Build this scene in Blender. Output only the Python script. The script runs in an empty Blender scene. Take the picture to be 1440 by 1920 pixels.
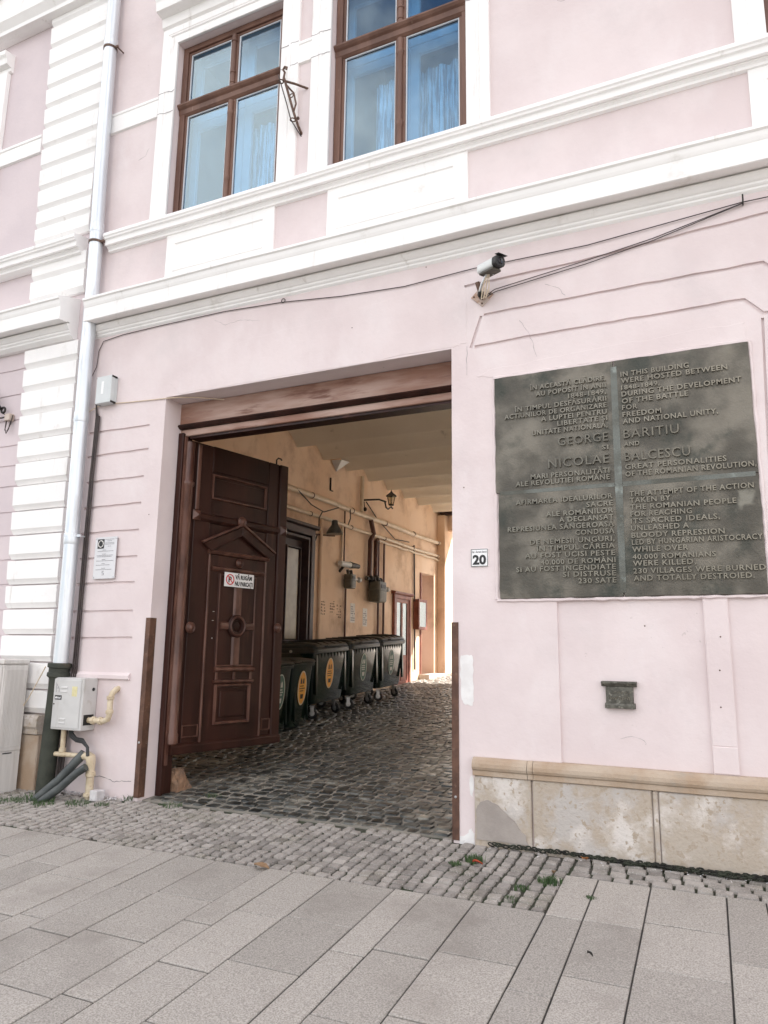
import bpy, bmesh, math, random
import numpy as np
from mathutils import Matrix, Vector
random.seed(7)
rng = np.random.default_rng(7)
S = bpy.context.scene
COL = S.collection
R = math.radians

# ------------------------------------------------------------------ camera
cam_d = bpy.data.cameras.new("camera")
cam = bpy.data.objects.new("camera", cam_d)
COL.objects.link(cam)
RGT = Vector((0.905455, 0.424245, 0.012947))
UPV = Vector((0.067631, -0.174323, 0.982363))
FWD = Vector((-0.41902, 0.88861, 0.186534))
cam.matrix_world = Matrix(((RGT.x, UPV.x, -FWD.x, 0.0), (RGT.y, UPV.y, -FWD.y, -6.0),
                           (RGT.z, UPV.z, -FWD.z, 1.476), (0, 0, 0, 1)))
cam_d.sensor_fit = 'VERTICAL'
cam_d.sensor_height = 36.0
cam_d.lens = 26.0
cam_d.clip_start = 0.05
cam_d.clip_end = 600
S.camera = cam

# ------------------------------------------------------------------ sky, sun, exposure
SUN = Vector((0.64, 0.50, 0.70)).normalized()          # direction towards the sun
EL = math.asin(SUN.z)
AZ = math.atan2(SUN.x, SUN.y)
world = bpy.data.worlds.new("World")
S.world = world
world.use_nodes = True
wn, wl = world.node_tree.nodes, world.node_tree.links
wn.clear()
w_out = wn.new('ShaderNodeOutputWorld')
w_bg = wn.new('ShaderNodeBackground')
w_sky = wn.new('ShaderNodeTexSky')
w_sky.sky_type = 'NISHITA'
w_sky.sun_disc = False
w_sky.sun_elevation = EL
w_sky.sun_rotation = AZ
w_sky.dust_density = 2.0
w_sky.air_density = 1.0
w_tc = wn.new('ShaderNodeTexCoord')
w_no = wn.new('ShaderNodeTexNoise')
w_no.inputs['Scale'].default_value = 2.6
w_no.inputs['Detail'].default_value = 7
w_no.inputs['Roughness'].default_value = 0.55
w_rp = wn.new('ShaderNodeValToRGB')
w_rp.color_ramp.elements[0].position = 0.44
w_rp.color_ramp.elements[1].position = 0.60
w_mx = wn.new('ShaderNodeMix')
w_mx.data_type = 'RGBA'
wl.new(w_tc.outputs['Generated'], w_no.inputs['Vector'])
wl.new(w_no.outputs['Fac'], w_rp.inputs['Fac'])
wl.new(w_rp.outputs['Color'], w_mx.inputs['Factor'])
wl.new(w_sky.outputs['Color'], w_mx.inputs['A'])
w_mx.inputs['B'].default_value = (10.9, 10.2, 9.55, 1)
wl.new(w_mx.outputs['Result'], w_bg.inputs['Color'])
w_bg.inputs['Strength'].default_value = 0.11
wl.new(w_bg.outputs['Background'], w_out.inputs['Surface'])

sun_d = bpy.data.lights.new("sun", 'SUN')
sun_d.energy = 4.6
sun_d.angle = R(0.53)
sun_d.color = (1.0, 0.95, 0.88)
sun = bpy.data.objects.new("sun", sun_d)
COL.objects.link(sun)
sun.rotation_euler = SUN.to_track_quat('Z', 'Y').to_euler()
sun.location = (4, 10, 30)

S.view_settings.view_transform = 'Standard'
S.view_settings.look = 'None'
S.view_settings.gamma = 1.0
S.view_settings.use_curve_mapping = False
S.view_settings.exposure = 1.50
S.render.engine = 'CYCLES'
S.cycles.use_denoising = True
S.cycles.max_bounces = 10
S.cycles.diffuse_bounces = 6
S.cycles.transparent_max_bounces = 12
S.cycles.sample_clamp_indirect = 8.0

# ------------------------------------------------------------------ materials
def mat(name, c1, c2=None, scale=6.0, rough=0.8, bump=0.0, bscale=40.0, metal=0.0, detail=5.0, lo=0.35, hi=0.65,
        stain=None, stain_scale=1.5, stain_lo=0.55, stain_hi=0.7, stretch=None, rnd=0.0, spec=0.5, speck=None, speck_scale=60, speck_lo=0.6, coat=0.0, soft=0.0, stain2=None, s2_scale=1.0, s2_lo=0.5, s2_hi=0.7, s2_stretch=None):
    m = bpy.data.materials.new(name)
    m.use_nodes = True
    n, l = m.node_tree.nodes, m.node_tree.links
    p = n['Principled BSDF']
    p.inputs['Roughness'].default_value = rough
    p.inputs['Metallic'].default_value = metal
    p.inputs['Specular IOR Level'].default_value = spec
    if coat:
        p.inputs['Coat Weight'].default_value = coat
        p.inputs['Coat Roughness'].default_value = 0.08
    g = n.new('ShaderNodeNewGeometry')
    vec = g.outputs['Position']
    if stretch:
        mp = n.new('ShaderNodeMapping')
        mp.inputs['Scale'].default_value = stretch
        l.new(vec, mp.inputs['Vector'])
        vec = mp.outputs['Vector']
    def noise(sc, det=detail, rgh=0.55):
        t = n.new('ShaderNodeTexNoise')
        t.inputs['Scale'].default_value = sc
        t.inputs['Detail'].default_value = det
        t.inputs['Roughness'].default_value = rgh
        l.new(vec, t.inputs['Vector'])
        return t.outputs['Fac']
    def ramp(src, a, b):
        r = n.new('ShaderNodeMapRange')
        r.inputs['From Min'].default_value = a
        r.inputs['From Max'].default_value = b
        r.interpolation_type = 'SMOOTHSTEP'
        l.new(src, r.inputs['Value'])
        return r.outputs['Result']
    def mix(fac, a, b, mode='MIX'):
        x = n.new('ShaderNodeMix')
        x.data_type = 'RGBA'
        x.blend_type = mode
        if hasattr(fac, 'links') or not isinstance(fac, (int, float)):
            l.new(fac, x.inputs['Factor'])
        else:
            x.inputs['Factor'].default_value = fac
        for s, v in (('A', a), ('B', b)):
            if isinstance(v, tuple):
                x.inputs[s].default_value = (*v, 1) if len(v) == 3 else v
            else:
                l.new(v, x.inputs[s])
        return x.outputs['Result']
    c2 = c2 or c1
    col = mix(ramp(noise(scale), lo, hi), tuple(c1), tuple(c2))
    if stain:
        col = mix(ramp(noise(stain_scale, 7, 0.62), stain_lo, stain_hi), col, tuple(stain))
    if stain2:
        keep = vec
        if s2_stretch:
            mp2 = n.new('ShaderNodeMapping')
            mp2.inputs['Scale'].default_value = s2_stretch
            mp2.inputs['Location'].default_value = (3.7, 1.3, 8.1)
            l.new(g.outputs['Position'], mp2.inputs['Vector'])
            vec = mp2.outputs['Vector']
        f2 = ramp(noise(s2_scale, 6, 0.65), s2_lo, s2_hi)
        vec = keep
        col = mix(f2, col, tuple(stain2))
    if speck:
        col = mix(ramp(noise(speck_scale, 3, 0.6), speck_lo, speck_lo + 0.08), col, tuple(speck))
    if rnd:
        oi = n.new('ShaderNodeObjectInfo')
        mr = n.new('ShaderNodeMapRange')
        mr.inputs['To Min'].default_value = 1 - rnd
        mr.inputs['To Max'].default_value = 1 + rnd
        l.new(oi.outputs['Random'], mr.inputs['Value'])
        hs = n.new('ShaderNodeHueSaturation')
        l.new(mr.outputs['Result'], hs.inputs['Value'])
        l.new(col, hs.inputs['Color'])
        col = hs.outputs['Color']
    l.new(col, p.inputs['Base Color'])
    if bump:
        b = n.new('ShaderNodeBump')
        b.inputs['Strength'].default_value = 1.0
        b.inputs['Distance'].default_value = bump
        l.new(noise(bscale, 6, 0.6), b.inputs['Height'])
        nrm = b.outputs['Normal']
        if soft:
            b2 = n.new('ShaderNodeBump')
            b2.inputs['Strength'].default_value = 1.0
            b2.inputs['Distance'].default_value = soft
            l.new(noise(2.2, 3, 0.5), b2.inputs['Height'])
            l.new(nrm, b2.inputs['Normal'])
            nrm = b2.outputs['Normal']
        l.new(nrm, p.inputs['Normal'])
    return m

PINK = mat("pink_plaster", (0.65, 0.555, 0.552), (0.71, 0.62, 0.615), 1.1, 0.9, 0.0025, 24, stain=(0.58, 0.515, 0.515), stain_scale=0.8, stain_lo=0.50, stain_hi=0.80, soft=0.014,
           speck=(0.50, 0.43, 0.42), speck_scale=16, speck_lo=0.71, stain2=(0.72, 0.645, 0.642), s2_scale=1.9, s2_lo=0.48, s2_hi=0.80, s2_stretch=(1, 1, 0.55))
PINK2 = mat("pink_plaster_neighbour", (0.60, 0.52, 0.535), (0.65, 0.565, 0.575), 1.3, 0.9, 0.0022, 26, soft=0.010)
WHITE = mat("white_trim", (0.87, 0.855, 0.84), (0.83, 0.815, 0.80), 2.0, 0.85, 0.0016, 30, stain=(0.62, 0.59, 0.55), stain_scale=3.0, stain_lo=0.60, stain_hi=0.82, stain2=(0.58, 0.55, 0.51), s2_scale=7, s2_lo=0.60, s2_hi=0.80, s2_stretch=(1, 1, 0.14))
WHITE_PATCH = mat("white_filler", (0.78, 0.77, 0.76), (0.7, 0.68, 0.67), 8, 0.9, 0.002, 40)
STONE = mat("sandstone_coping", (0.37, 0.268, 0.185), (0.45, 0.365, 0.285), 3.5, 0.9, 0.006, 45, stain=(0.33, 0.29, 0.24), stain_scale=2.2, stain_lo=0.55, stain_hi=0.7)
STONE2 = mat("weathered_stone", (0.44, 0.385, 0.325), (0.40, 0.315, 0.23), 2.2, 0.92, 0.008, 38, stain=(0.46, 0.425, 0.395), stain_scale=2.2, stain_lo=0.46, stain_hi=0.60,
             speck=(0.385, 0.32, 0.25), speck_scale=23, speck_lo=0.57, stain2=(0.62, 0.575, 0.535), s2_scale=3.2, s2_lo=0.47, s2_hi=0.66)
CEMENT = mat("grey_cement_patch", (0.30, 0.265, 0.24), (0.36, 0.32, 0.29), 6, 0.95, 0.004, 50)
SLAB = mat("granite_slab", (0.232, 0.213, 0.190), (0.440, 0.407, 0.368), 120, 0.75, 0.0008, 160, rnd=0.10, detail=6, lo=0.32, hi=0.68, stain=(0.23, 0.205, 0.182), stain_scale=1.7, stain_lo=0.48, stain_hi=0.85,
           stain2=(0.36, 0.335, 0.31), s2_scale=3.6, s2_lo=0.54, s2_hi=0.90, s2_stretch=(1, 0.5, 1), speck=(0.15, 0.132, 0.117), speck_scale=30, speck_lo=0.69)
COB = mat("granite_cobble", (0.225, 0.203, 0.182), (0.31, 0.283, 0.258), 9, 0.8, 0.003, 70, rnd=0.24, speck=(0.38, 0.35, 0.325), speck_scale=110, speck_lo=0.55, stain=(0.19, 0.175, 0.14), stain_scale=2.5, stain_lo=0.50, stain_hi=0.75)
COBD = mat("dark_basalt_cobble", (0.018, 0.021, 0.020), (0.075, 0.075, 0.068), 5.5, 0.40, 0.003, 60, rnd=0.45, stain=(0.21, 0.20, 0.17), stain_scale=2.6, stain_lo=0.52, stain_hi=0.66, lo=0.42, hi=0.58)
MORTAR = mat("mossy_joint", (0.060, 0.055, 0.045), (0.032, 0.045, 0.020), 4, 0.95, 0.006, 60)
MORTARD = mat("sandy_joint", (0.30, 0.275, 0.235), (0.17, 0.16, 0.135), 2, 0.95, 0.006, 60)
JOINT = mat("slab_joint", (0.035, 0.033, 0.030), (0.06, 0.055, 0.05), 8, 0.95)
EARTH = mat("street_ground", (0.10, 0.097, 0.093), (0.14, 0.135, 0.13), 2, 0.9, 0.004, 30)
WIN_WOOD = mat("window_wood", (0.105, 0.048, 0.031), (0.165, 0.083, 0.056), 5, 0.55, 0.002, 60, stretch=(1, 1, 0.2), stain=(0.40, 0.29, 0.22), stain_scale=22, stain_lo=0.66, stain_hi=0.76)
GATE = mat("gate_wood", (0.020, 0.0068, 0.0048), (0.038, 0.0125, 0.0085), 4, 0.42, 0.0015, 50, stretch=(1, 1, 0.12), stain=(0.085, 0.034, 0.023), stain_scale=6, stain_lo=0.58, stain_hi=0.8, spec=0.25)
GATE_LIT_WORN = mat("gate_highlight_and_wear", (0.058, 0.021, 0.014), (0.135, 0.062, 0.044), 9, 0.38, 0.001, 60, stretch=(1, 1, 0.3))  # lightened to paint highlights on mouldings; also the worn hinge post
BEAM = mat("weathered_beam", (0.25, 0.125, 0.085), (0.42, 0.29, 0.24), 2.6, 0.6, 0.003, 30, stretch=(0.35, 1, 2.2), stain=(0.17, 0.075, 0.05), stain_scale=5, stain_lo=0.52, stain_hi=0.7)
RUST = mat("rusty_steel", (0.085, 0.042, 0.028), (0.14, 0.07, 0.045), 9, 0.6, 0.001, 80, metal=0.25, stain=(0.20, 0.12, 0.085), stain_scale=12, stain_lo=0.6, stain_hi=0.7)
ORANGE = mat("ochre_plaster", (0.73, 0.53, 0.375), (0.79, 0.61, 0.465), 0.9, 0.9, 0.002, 25, stain=(0.50, 0.34, 0.23), stain_scale=1.3, stain_lo=0.47, stain_hi=0.72, soft=0.010)
VAULT = mat("vault_plaster", (0.75, 0.68, 0.565), (0.80, 0.735, 0.625), 0.8, 0.9, 0.002, 25, stain=(0.42, 0.38, 0.30), stain_scale=1.1, stain_lo=0.64, stain_hi=0.72)
CREAM = mat("cream_pipe", (0.66, 0.55, 0.42), (0.58, 0.47, 0.34), 6, 0.5)
BROWNP = mat("brown_painted_pipe", (0.07, 0.025, 0.018), (0.10, 0.04, 0.03), 6, 0.45)
DARKDOOR = mat("dark_door_frame", (0.030, 0.014, 0.014), (0.05, 0.025, 0.022), 6, 0.5)
REDDOOR = mat("red_brown_door", (0.19, 0.055, 0.035), (0.26, 0.09, 0.06), 5, 0.5)
OLIVEPANE = mat("dusty_door_panel", (0.22, 0.17, 0.10), (0.16, 0.12, 0.07), 3, 0.25)
IRON = mat("dark_iron", (0.02, 0.018, 0.017), (0.05, 0.045, 0.04), 12, 0.5, metal=0.5)
RUSTIRON = mat("rusty_wrought_iron", (0.09, 0.05, 0.035), (0.16, 0.10, 0.075), 30, 0.6, 0.001, 90, metal=0.4)
ZINC = mat("zinc_pipe", (0.58, 0.61, 0.64), (0.70, 0.73, 0.76), 3, 0.38, metal=0.5, stretch=(3, 3, 0.3), bump=0.0012, bscale=7, stain=(0.46, 0.47, 0.47), stain_scale=5, stain_lo=0.55, stain_hi=0.75)
CASTIRON = mat("mossy_cast_iron", (0.024, 0.028, 0.020), (0.042, 0.046, 0.033), 7, 0.7, 0.003, 45, stain=(0.11, 0.06, 0.035), stain_scale=4, stain_lo=0.6, stain_hi=0.75)
GREYBOX = mat("grey_painted_metal", (0.48, 0.47, 0.455), (0.56, 0.55, 0.535), 3, 0.45, stain=(0.34, 0.29, 0.24), stain_scale=7, stain_lo=0.60, stain_hi=0.82, stain2=(0.40, 0.37, 0.33), s2_scale=12, s2_lo=0.58, s2_hi=0.75, s2_stretch=(1, 1, 0.15))
GREYBOX2 = mat("grey_plastic", (0.52, 0.55, 0.55), (0.58, 0.60, 0.60), 3, 0.4)
CABINET = mat("cabinet_grey", (0.55, 0.52, 0.49), (0.62, 0.59, 0.56), 4, 0.6, 0.001, 60, stain=(0.44, 0.38, 0.33), stain_scale=3, stain_lo=0.6, stain_hi=0.8, stretch=(6, 6, 0.4))
YPIPE = mat("cream_yellow_gas_pipe", (0.50, 0.405, 0.27), (0.60, 0.51, 0.37), 12, 0.5, stain=(0.30, 0.19, 0.11), stain_scale=16, stain_lo=0.57, stain_hi=0.70, bump=0.001, bscale=60)
HOSE = mat("dark_grey_hose", (0.035, 0.042, 0.042), (0.07, 0.078, 0.075), 9, 0.5)
BLACK = mat("black_rubber", (0.012, 0.012, 0.012), (0.022, 0.022, 0.022), 10, 0.5)
WIRE = mat("dark_wire", (0.03, 0.02, 0.02), (0.05, 0.035, 0.03), 10, 0.6)
BRONZE = mat("bronze", (0.078, 0.071, 0.058), (0.178, 0.161, 0.132), 2.6, 0.50, 0.004, 45, metal=0.45, stain=(0.044, 0.048, 0.039), stain_scale=1.9, stain_lo=0.50, stain_hi=0.66,
             speck=(0.19, 0.18, 0.15), speck_scale=3.3, speck_lo=0.63, soft=0.03, lo=0.38, hi=0.66)
BRONZE_L = mat("bronze_letters_lit", (0.175, 0.158, 0.126), (0.215, 0.196, 0.158), 8, 0.36, metal=0.5)  # paler than the panels: highlights on the letter edges put into colour
BRONZE_N = mat("bronze_name_letters", (0.12, 0.108, 0.085), (0.16, 0.145, 0.115), 8, 0.33, metal=0.5)
VERDI = mat("bronze_patina_seam", (0.085, 0.085, 0.07), (0.15, 0.16, 0.145), 3, 0.6, 0.004, 40, metal=0.3, stain=(0.24, 0.265, 0.245), stain_scale=3.5, stain_lo=0.57, stain_hi=0.68)
BIN = mat("green_bin_plastic", (0.005, 0.013, 0.009), (0.008, 0.018, 0.012), 3, 0.12, 0.0, coat=0.8)
BINLID = mat("dark_bin_lid", (0.012, 0.015, 0.013), (0.020, 0.023, 0.021), 8, 0.4, 0.001, 60)
STEEL = mat("galvanised_steel", (0.45, 0.45, 0.45), (0.55, 0.55, 0.55), 20, 0.35, metal=0.8)
STICK_O = mat("orange_sticker", (0.72, 0.36, 0.06), (0.66, 0.31, 0.05), 10, 0.45)
STICK_W = mat("pale_sticker_ring", (0.55, 0.56, 0.50), (0.5, 0.5, 0.46), 10, 0.5)
STICK_G = mat("green_sticker", (0.05, 0.11, 0.09), (0.06, 0.13, 0.10), 10, 0.45)
SIGNW = mat("sign_white", (0.80, 0.80, 0.80), None, 3, 0.35)
PAPER = mat("paper_white", (0.72, 0.70, 0.67), (0.66, 0.64, 0.61), 20, 0.8)
INK = mat("black_print", (0.012, 0.012, 0.012), None, 3, 0.5)
INKG = mat("grey_print", (0.22, 0.21, 0.22), None, 3, 0.6)
INKR = mat("red_print", (0.55, 0.02, 0.02), None, 3, 0.5)
INKB = mat("brown_stencil", (0.20, 0.13, 0.09), None, 30, 0.8)
PLEXI = mat("pale_acrylic", (0.60, 0.59, 0.60), (0.66, 0.65, 0.66), 4, 0.25)
CAMW = mat("camera_white", (0.66, 0.68, 0.67), (0.60, 0.62, 0.61), 5, 0.35)
FLINT = mat("white_block", (0.62, 0.60, 0.60), (0.5, 0.48, 0.48), 14, 0.9, 0.004, 60)
GRASS = mat("grass_blades", (0.035, 0.075, 0.022), (0.07, 0.115, 0.04), 20, 0.7)
LEAFR = mat("red_leaf", (0.35, 0.035, 0.015), (0.42, 0.07, 0.02), 40, 0.6)
LEAFO = mat("orange_leaf", (0.40, 0.16, 0.04), (0.33, 0.11, 0.03), 40, 0.6)
LEAFB = mat("brown_leaf", (0.22, 0.13, 0.07), (0.28, 0.18, 0.1), 40, 0.7)
INWOOD = mat("inner_white_window", (0.60, 0.63, 0.66), (0.55, 0.58, 0.62), 4, 0.5)
ROOM = mat("room_wall", (0.36, 0.40, 0.44), (0.32, 0.36, 0.40), 2, 0.9)
ROOF = mat("roof_tiles", (0.22, 0.10, 0.07), (0.28, 0.14, 0.10), 8, 0.85, 0.01, 20)
COURT = mat("courtyard_white_wall", (0.84, 0.82, 0.78), (0.80, 0.78, 0.74), 1.5, 0.9)
STEPW = mat("pale_stone_step", (0.52, 0.47, 0.42), (0.6, 0.55, 0.5), 6, 0.9, 0.004, 40)
CURT = mat("lace_curtain", (0.78, 0.84, 0.87), (0.17, 0.24, 0.30), 42, 0.9, 0.0, 80, stretch=(1.0, 1.0, 0.05), lo=0.42, hi=0.58)
ASH = mat("wet_moss", (0.03, 0.035, 0.022), (0.015, 0.014, 0.012), 16, 0.95, 0.01, 50)

def glass_mat(name, tint, refl, rough=0.02):
    m = bpy.data.materials.new(name)
    m.use_nodes = True
    n, l = m.node_tree.nodes, m.node_tree.links
    n.clear()
    o = n.new('ShaderNodeOutputMaterial')
    t = n.new('ShaderNodeBsdfTransparent')
    t.inputs['Color'].default_value = (*tint, 1)
    g = n.new('ShaderNodeBsdfGlossy')
    g.inputs['Roughness'].default_value = rough
    g.inputs['Color'].default_value = (0.85, 0.95, 1.0, 1)
    lw = n.new('ShaderNodeLayerWeight')
    lw.inputs['Blend'].default_value = 0.5
    f = n.new('ShaderNodeMapRange')
    f.inputs['From Min'].default_value = 0.0
    f.inputs['From Max'].default_value = 1.0
    f.inputs['To Min'].default_value = refl
    f.inputs['To Max'].default_value = min(1.0, refl * 3.2)
    l.new(lw.outputs['Facing'], f.inputs['Value'])
    x = n.new('ShaderNodeMixShader')
    l.new(f.outputs['Result'], x.inputs['Fac'])
    l.new(t.outputs['BSDF'], x.inputs[1])
    l.new(g.outputs['BSDF'], x.inputs[2])
    l.new(x.outputs['Shader'], o.inputs['Surface'])
    return m
GLASS = glass_mat("window_glass", (0.60, 0.80, 0.93), 0.06)
GLASS2 = glass_mat("door_glass", (0.4, 0.42, 0.44), 0.2)
LANTG = glass_mat("lantern_glass", (0.75, 0.72, 0.62), 0.06, 0.15)

# ------------------------------------------------------------------ mesh builder
class MB:
    def __init__(s):
        s.v, s.f = [], []
    def add(s, vs, fs):
        b = len(s.v)
        s.v += [tuple(map(float, p)) for p in vs]
        s.f += [tuple(b + i for i in f) for f in fs]
        return s
    def box(s, x0, x1, y0, y1, z0, z1):
        return s.add([(x0, y0, z0), (x1, y0, z0), (x1, y1, z0), (x0, y1, z0), (x0, y0, z1), (x1, y0, z1), (x1, y1, z1), (x0, y1, z1)],
                     [(0, 3, 2, 1), (4, 5, 6, 7), (0, 1, 5, 4), (1, 2, 6, 5), (2, 3, 7, 6), (3, 0, 4, 7)])
    def profx(s, prof, x0, x1):            # closed (y,z) outline swept along x
        n = len(prof)
        vs = [(x0, y, z) for y, z in prof] + [(x1, y, z) for y, z in prof]
        fs = [(i, (i + 1) % n, n + (i + 1) % n, n + i) for i in range(n)]
        fs += [tuple(range(n - 1, -1, -1)), tuple(range(n, 2 * n))]
        return s.add(vs, fs)
    def profy(s, prof, y0, y1):            # closed (x,z) outline swept along y
        n = len(prof)
        vs = [(x, y0, z) for x, z in prof] + [(x, y1, z) for x, z in prof]
        fs = [(i, (i + 1) % n, n + (i + 1) % n, n + i) for i in range(n)]
        fs += [tuple(range(n - 1, -1, -1)), tuple(range(n, 2 * n))]
        return s.add(vs, fs)
    def profz(s, prof, z0, z1):
        n = len(prof)
        vs = [(x, y, z0) for x, y in prof] + [(x, y, z1) for x, y in prof]
        fs = [(i, (i + 1) % n, n + (i + 1) % n, n + i) for i in range(n)]
        fs += [tuple(range(n - 1, -1, -1)), tuple(range(n, 2 * n))]
        return s.add(vs, fs)
    def tube(s, pts, r, n=8, caps=True):
        P = [Vector(p) for p in pts]
        rr = r if isinstance(r, (list, tuple)) else [r] * len(P)
        base = len(s.v)
        up = None
        for i, p in enumerate(P):
            t = (P[min(i + 1, len(P) - 1)] - P[max(i - 1, 0)]).normalized()
            if up is None:
                up = Vector((0, 0, 1)) if abs(t.z) < 0.9 else Vector((0, 1, 0))
            a = (up - t * up.dot(t)).normalized()
            up = a
            b = t.cross(a)
            for k in range(n):
                q = p + (a * math.cos(2 * math.pi * k / n) + b * math.sin(2 * math.pi * k / n)) * rr[i]
                s.v.append(tuple(q))
        for i in range(len(P) - 1):
            for k in range(n):
                k2 = (k + 1) % n
                s.f.append((base + i * n + k, base + i * n + k2, base + (i + 1) * n + k2, base + (i + 1) * n + k))
        if caps:
            s.f.append(tuple(base + k for k in range(n - 1, -1, -1)))
            s.f.append(tuple(base + (len(P) - 1) * n + k for k in range(n)))
        return s
    def lathe(s, prof, c, axis='z', n=16):     # prof: (r, h)
        base = len(s.v)
        for r, h in prof:
            for k in range(n):
                a = 2 * math.pi * k / n
                u, w = r * math.cos(a), r * math.sin(a)
                p = {'z': (u, w, h), 'y': (u, h, w), 'x': (h, u, w)}[axis]
                s.v.append((c[0] + p[0], c[1] + p[1], c[2] + p[2]))
        for i in range(len(prof) - 1):
            for k in range(n):
                k2 = (k + 1) % n
                s.f.append((base + i * n + k, base + i * n + k2, base + (i + 1) * n + k2, base + (i + 1) * n + k))
        s.f.append(tuple(base + k for k in range(n - 1, -1, -1)))
        s.f.append(tuple(base + (len(prof) - 1) * n + k for k in range(n)))
        return s
    def torus(s, c, R0, r, axis='y', n=20, m=8, a0=0, a1=2 * math.pi):
        pts = []
        cl = abs(a1 - a0 - 2 * math.pi) < 1e-6
        for k in range(n + 1):
            a = a0 + (a1 - a0) * k / n
            u, w = R0 * math.cos(a), R0 * math.sin(a)
            p = {'y': (u, 0, w), 'x': (0, u, w), 'z': (u, w, 0)}[axis]
            pts.append((c[0] + p[0], c[1] + p[1], c[2] + p[2]))
        return s.tube(pts, r, m, not cl)
    def ball(s, c, r, n=12, sc=(1, 1, 1)):
        prof = [(max(1e-4, r * math.sin(math.pi * i / 8)), -r * math.cos(math.pi * i / 8)) for i in range(9)]
        b = len(s.v)
        s.lathe(prof, (0, 0, 0), 'z', n)
        for i in range(b, len(s.v)):
            x, y, z = s.v[i]
            s.v[i] = (c[0] + x * sc[0], c[1] + y * sc[1], c[2] + z * sc[2])
        return s
    def ngon_y(s, pts, y0, y1):
        n = len(pts)
        return s.profy(pts, y0, y1)
    def frame(s, x0, x1, z0, z1, w, y0, y1):   # rectangular frame in the xz plane, mitred
        a = [(x0, z0), (x1, z0), (x1, z1), (x0, z1)]
        b = [(x0 + w, z0 + w), (x1 - w, z0 + w), (x1 - w, z1 - w), (x0 + w, z1 - w)]
        vs = [(x, y0, z) for x, z in a] + [(x, y0, z) for x, z in b] + [(x, y1, z) for x, z in a] + [(x, y1, z) for x, z in b]
        fs = []
        for i in range(4):
            j = (i + 1) % 4
            fs += [(i, j, 4 + j, 4 + i), (8 + j, 8 + i, 12 + i, 12 + j), (8 + i, 8 + j, j, i), (4 + i, 4 + j, 12 + j, 12 + i)]
        return s.add(vs, fs)
    def bevframe(s, x0, x1, z0, z1, w, y0, y1):   # frame with a slanted, half-round face (front at y0)
        ym = y0
        A = [(x0, z0), (x1, z0), (x1, z1), (x0, z1)]
        def ins(d):
            return [(x0 + d, z0 + d), (x1 - d, z0 + d), (x1 - d, z1 - d), (x0 + d, z1 - d)]
        rings = [(A, y1), (ins(w * 0.3), y0), (ins(w * 0.65), y0), (ins(w), y1)]
        b = len(s.v)
        for r, y in rings:
            s.v += [(x, y, z) for x, z in r]
        for k in range(3):
            for i in range(4):
                j = (i + 1) % 4
                s.f.append((b + k * 4 + i, b + k * 4 + j, b + k * 4 + 4 + j, b + k * 4 + 4 + i))
        for i in range(4):
            j = (i + 1) % 4
            s.f.append((b + j, b + i, b + 12 + i, b + 12 + j))
        return s
    def xform(s, mtx):
        s.v = [tuple(mtx @ Vector(p)) for p in s.v]
        return s
    def mesh(s, name, m):
        me = bpy.data.meshes.new(name)
        me.from_pydata(s.v, [], s.f)
        bm = bmesh.new()
        bm.from_mesh(me)
        bmesh.ops.recalc_face_normals(bm, faces=bm.faces)
        bm.to_mesh(me)
        bm.free()
        if m:
            me.materials.append(m)
        return me
    def build(s, name, m, parent=None, smooth=False, bevel=0.0, seg=1):
        return obj(name, s.mesh(name, m), parent, smooth, bevel, seg)

def obj(name, me, parent=None, smooth=False, bevel=0.0, seg=1):
    o = bpy.data.objects.new(name, me)
    COL.objects.link(o)
    if parent:
        o.parent = parent
        o.matrix_parent_inverse = parent_world(parent).inverted()
    if smooth:
        me.polygons.foreach_set('use_smooth', [True] * len(me.polygons))
        try:
            me.set_sharp_from_angle(angle=R(40))
        except Exception:
            pass
    if bevel:
        b = o.modifiers.new('bevel', 'BEVEL')
        b.width = bevel
        b.segments = seg
        b.limit_method = 'ANGLE'
        b.angle_limit = R(35)
    return o

def parent_world(o):
    mw = Matrix.LocRotScale(o.location, o.rotation_euler, o.scale)
    if o.parent:
        mw = parent_world(o.parent) @ o.matrix_parent_inverse @ mw
    return mw

def thing(name, label, cat, loc=(0, 0, 0), group=None):
    o = bpy.data.objects.new(name, None)
    o.empty_display_size = 0.1
    COL.objects.link(o)
    o.location = loc
    return tag(o, label, cat, group)

def tag(o, label, cat, group=None):
    o['label'] = label
    o['category'] = cat
    if group:
        o['group'] = group
    return o

def struct(o):
    o['kind'] = 'structure'
    return o

def copy_tree(o, parent=None, inv=None):
    c = o.copy()
    COL.objects.link(c)
    if parent:
        c.parent = parent
        c.matrix_parent_inverse = o.matrix_parent_inverse
    for ch in list(o.children):
        copy_tree(ch, c)
    return c

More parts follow.
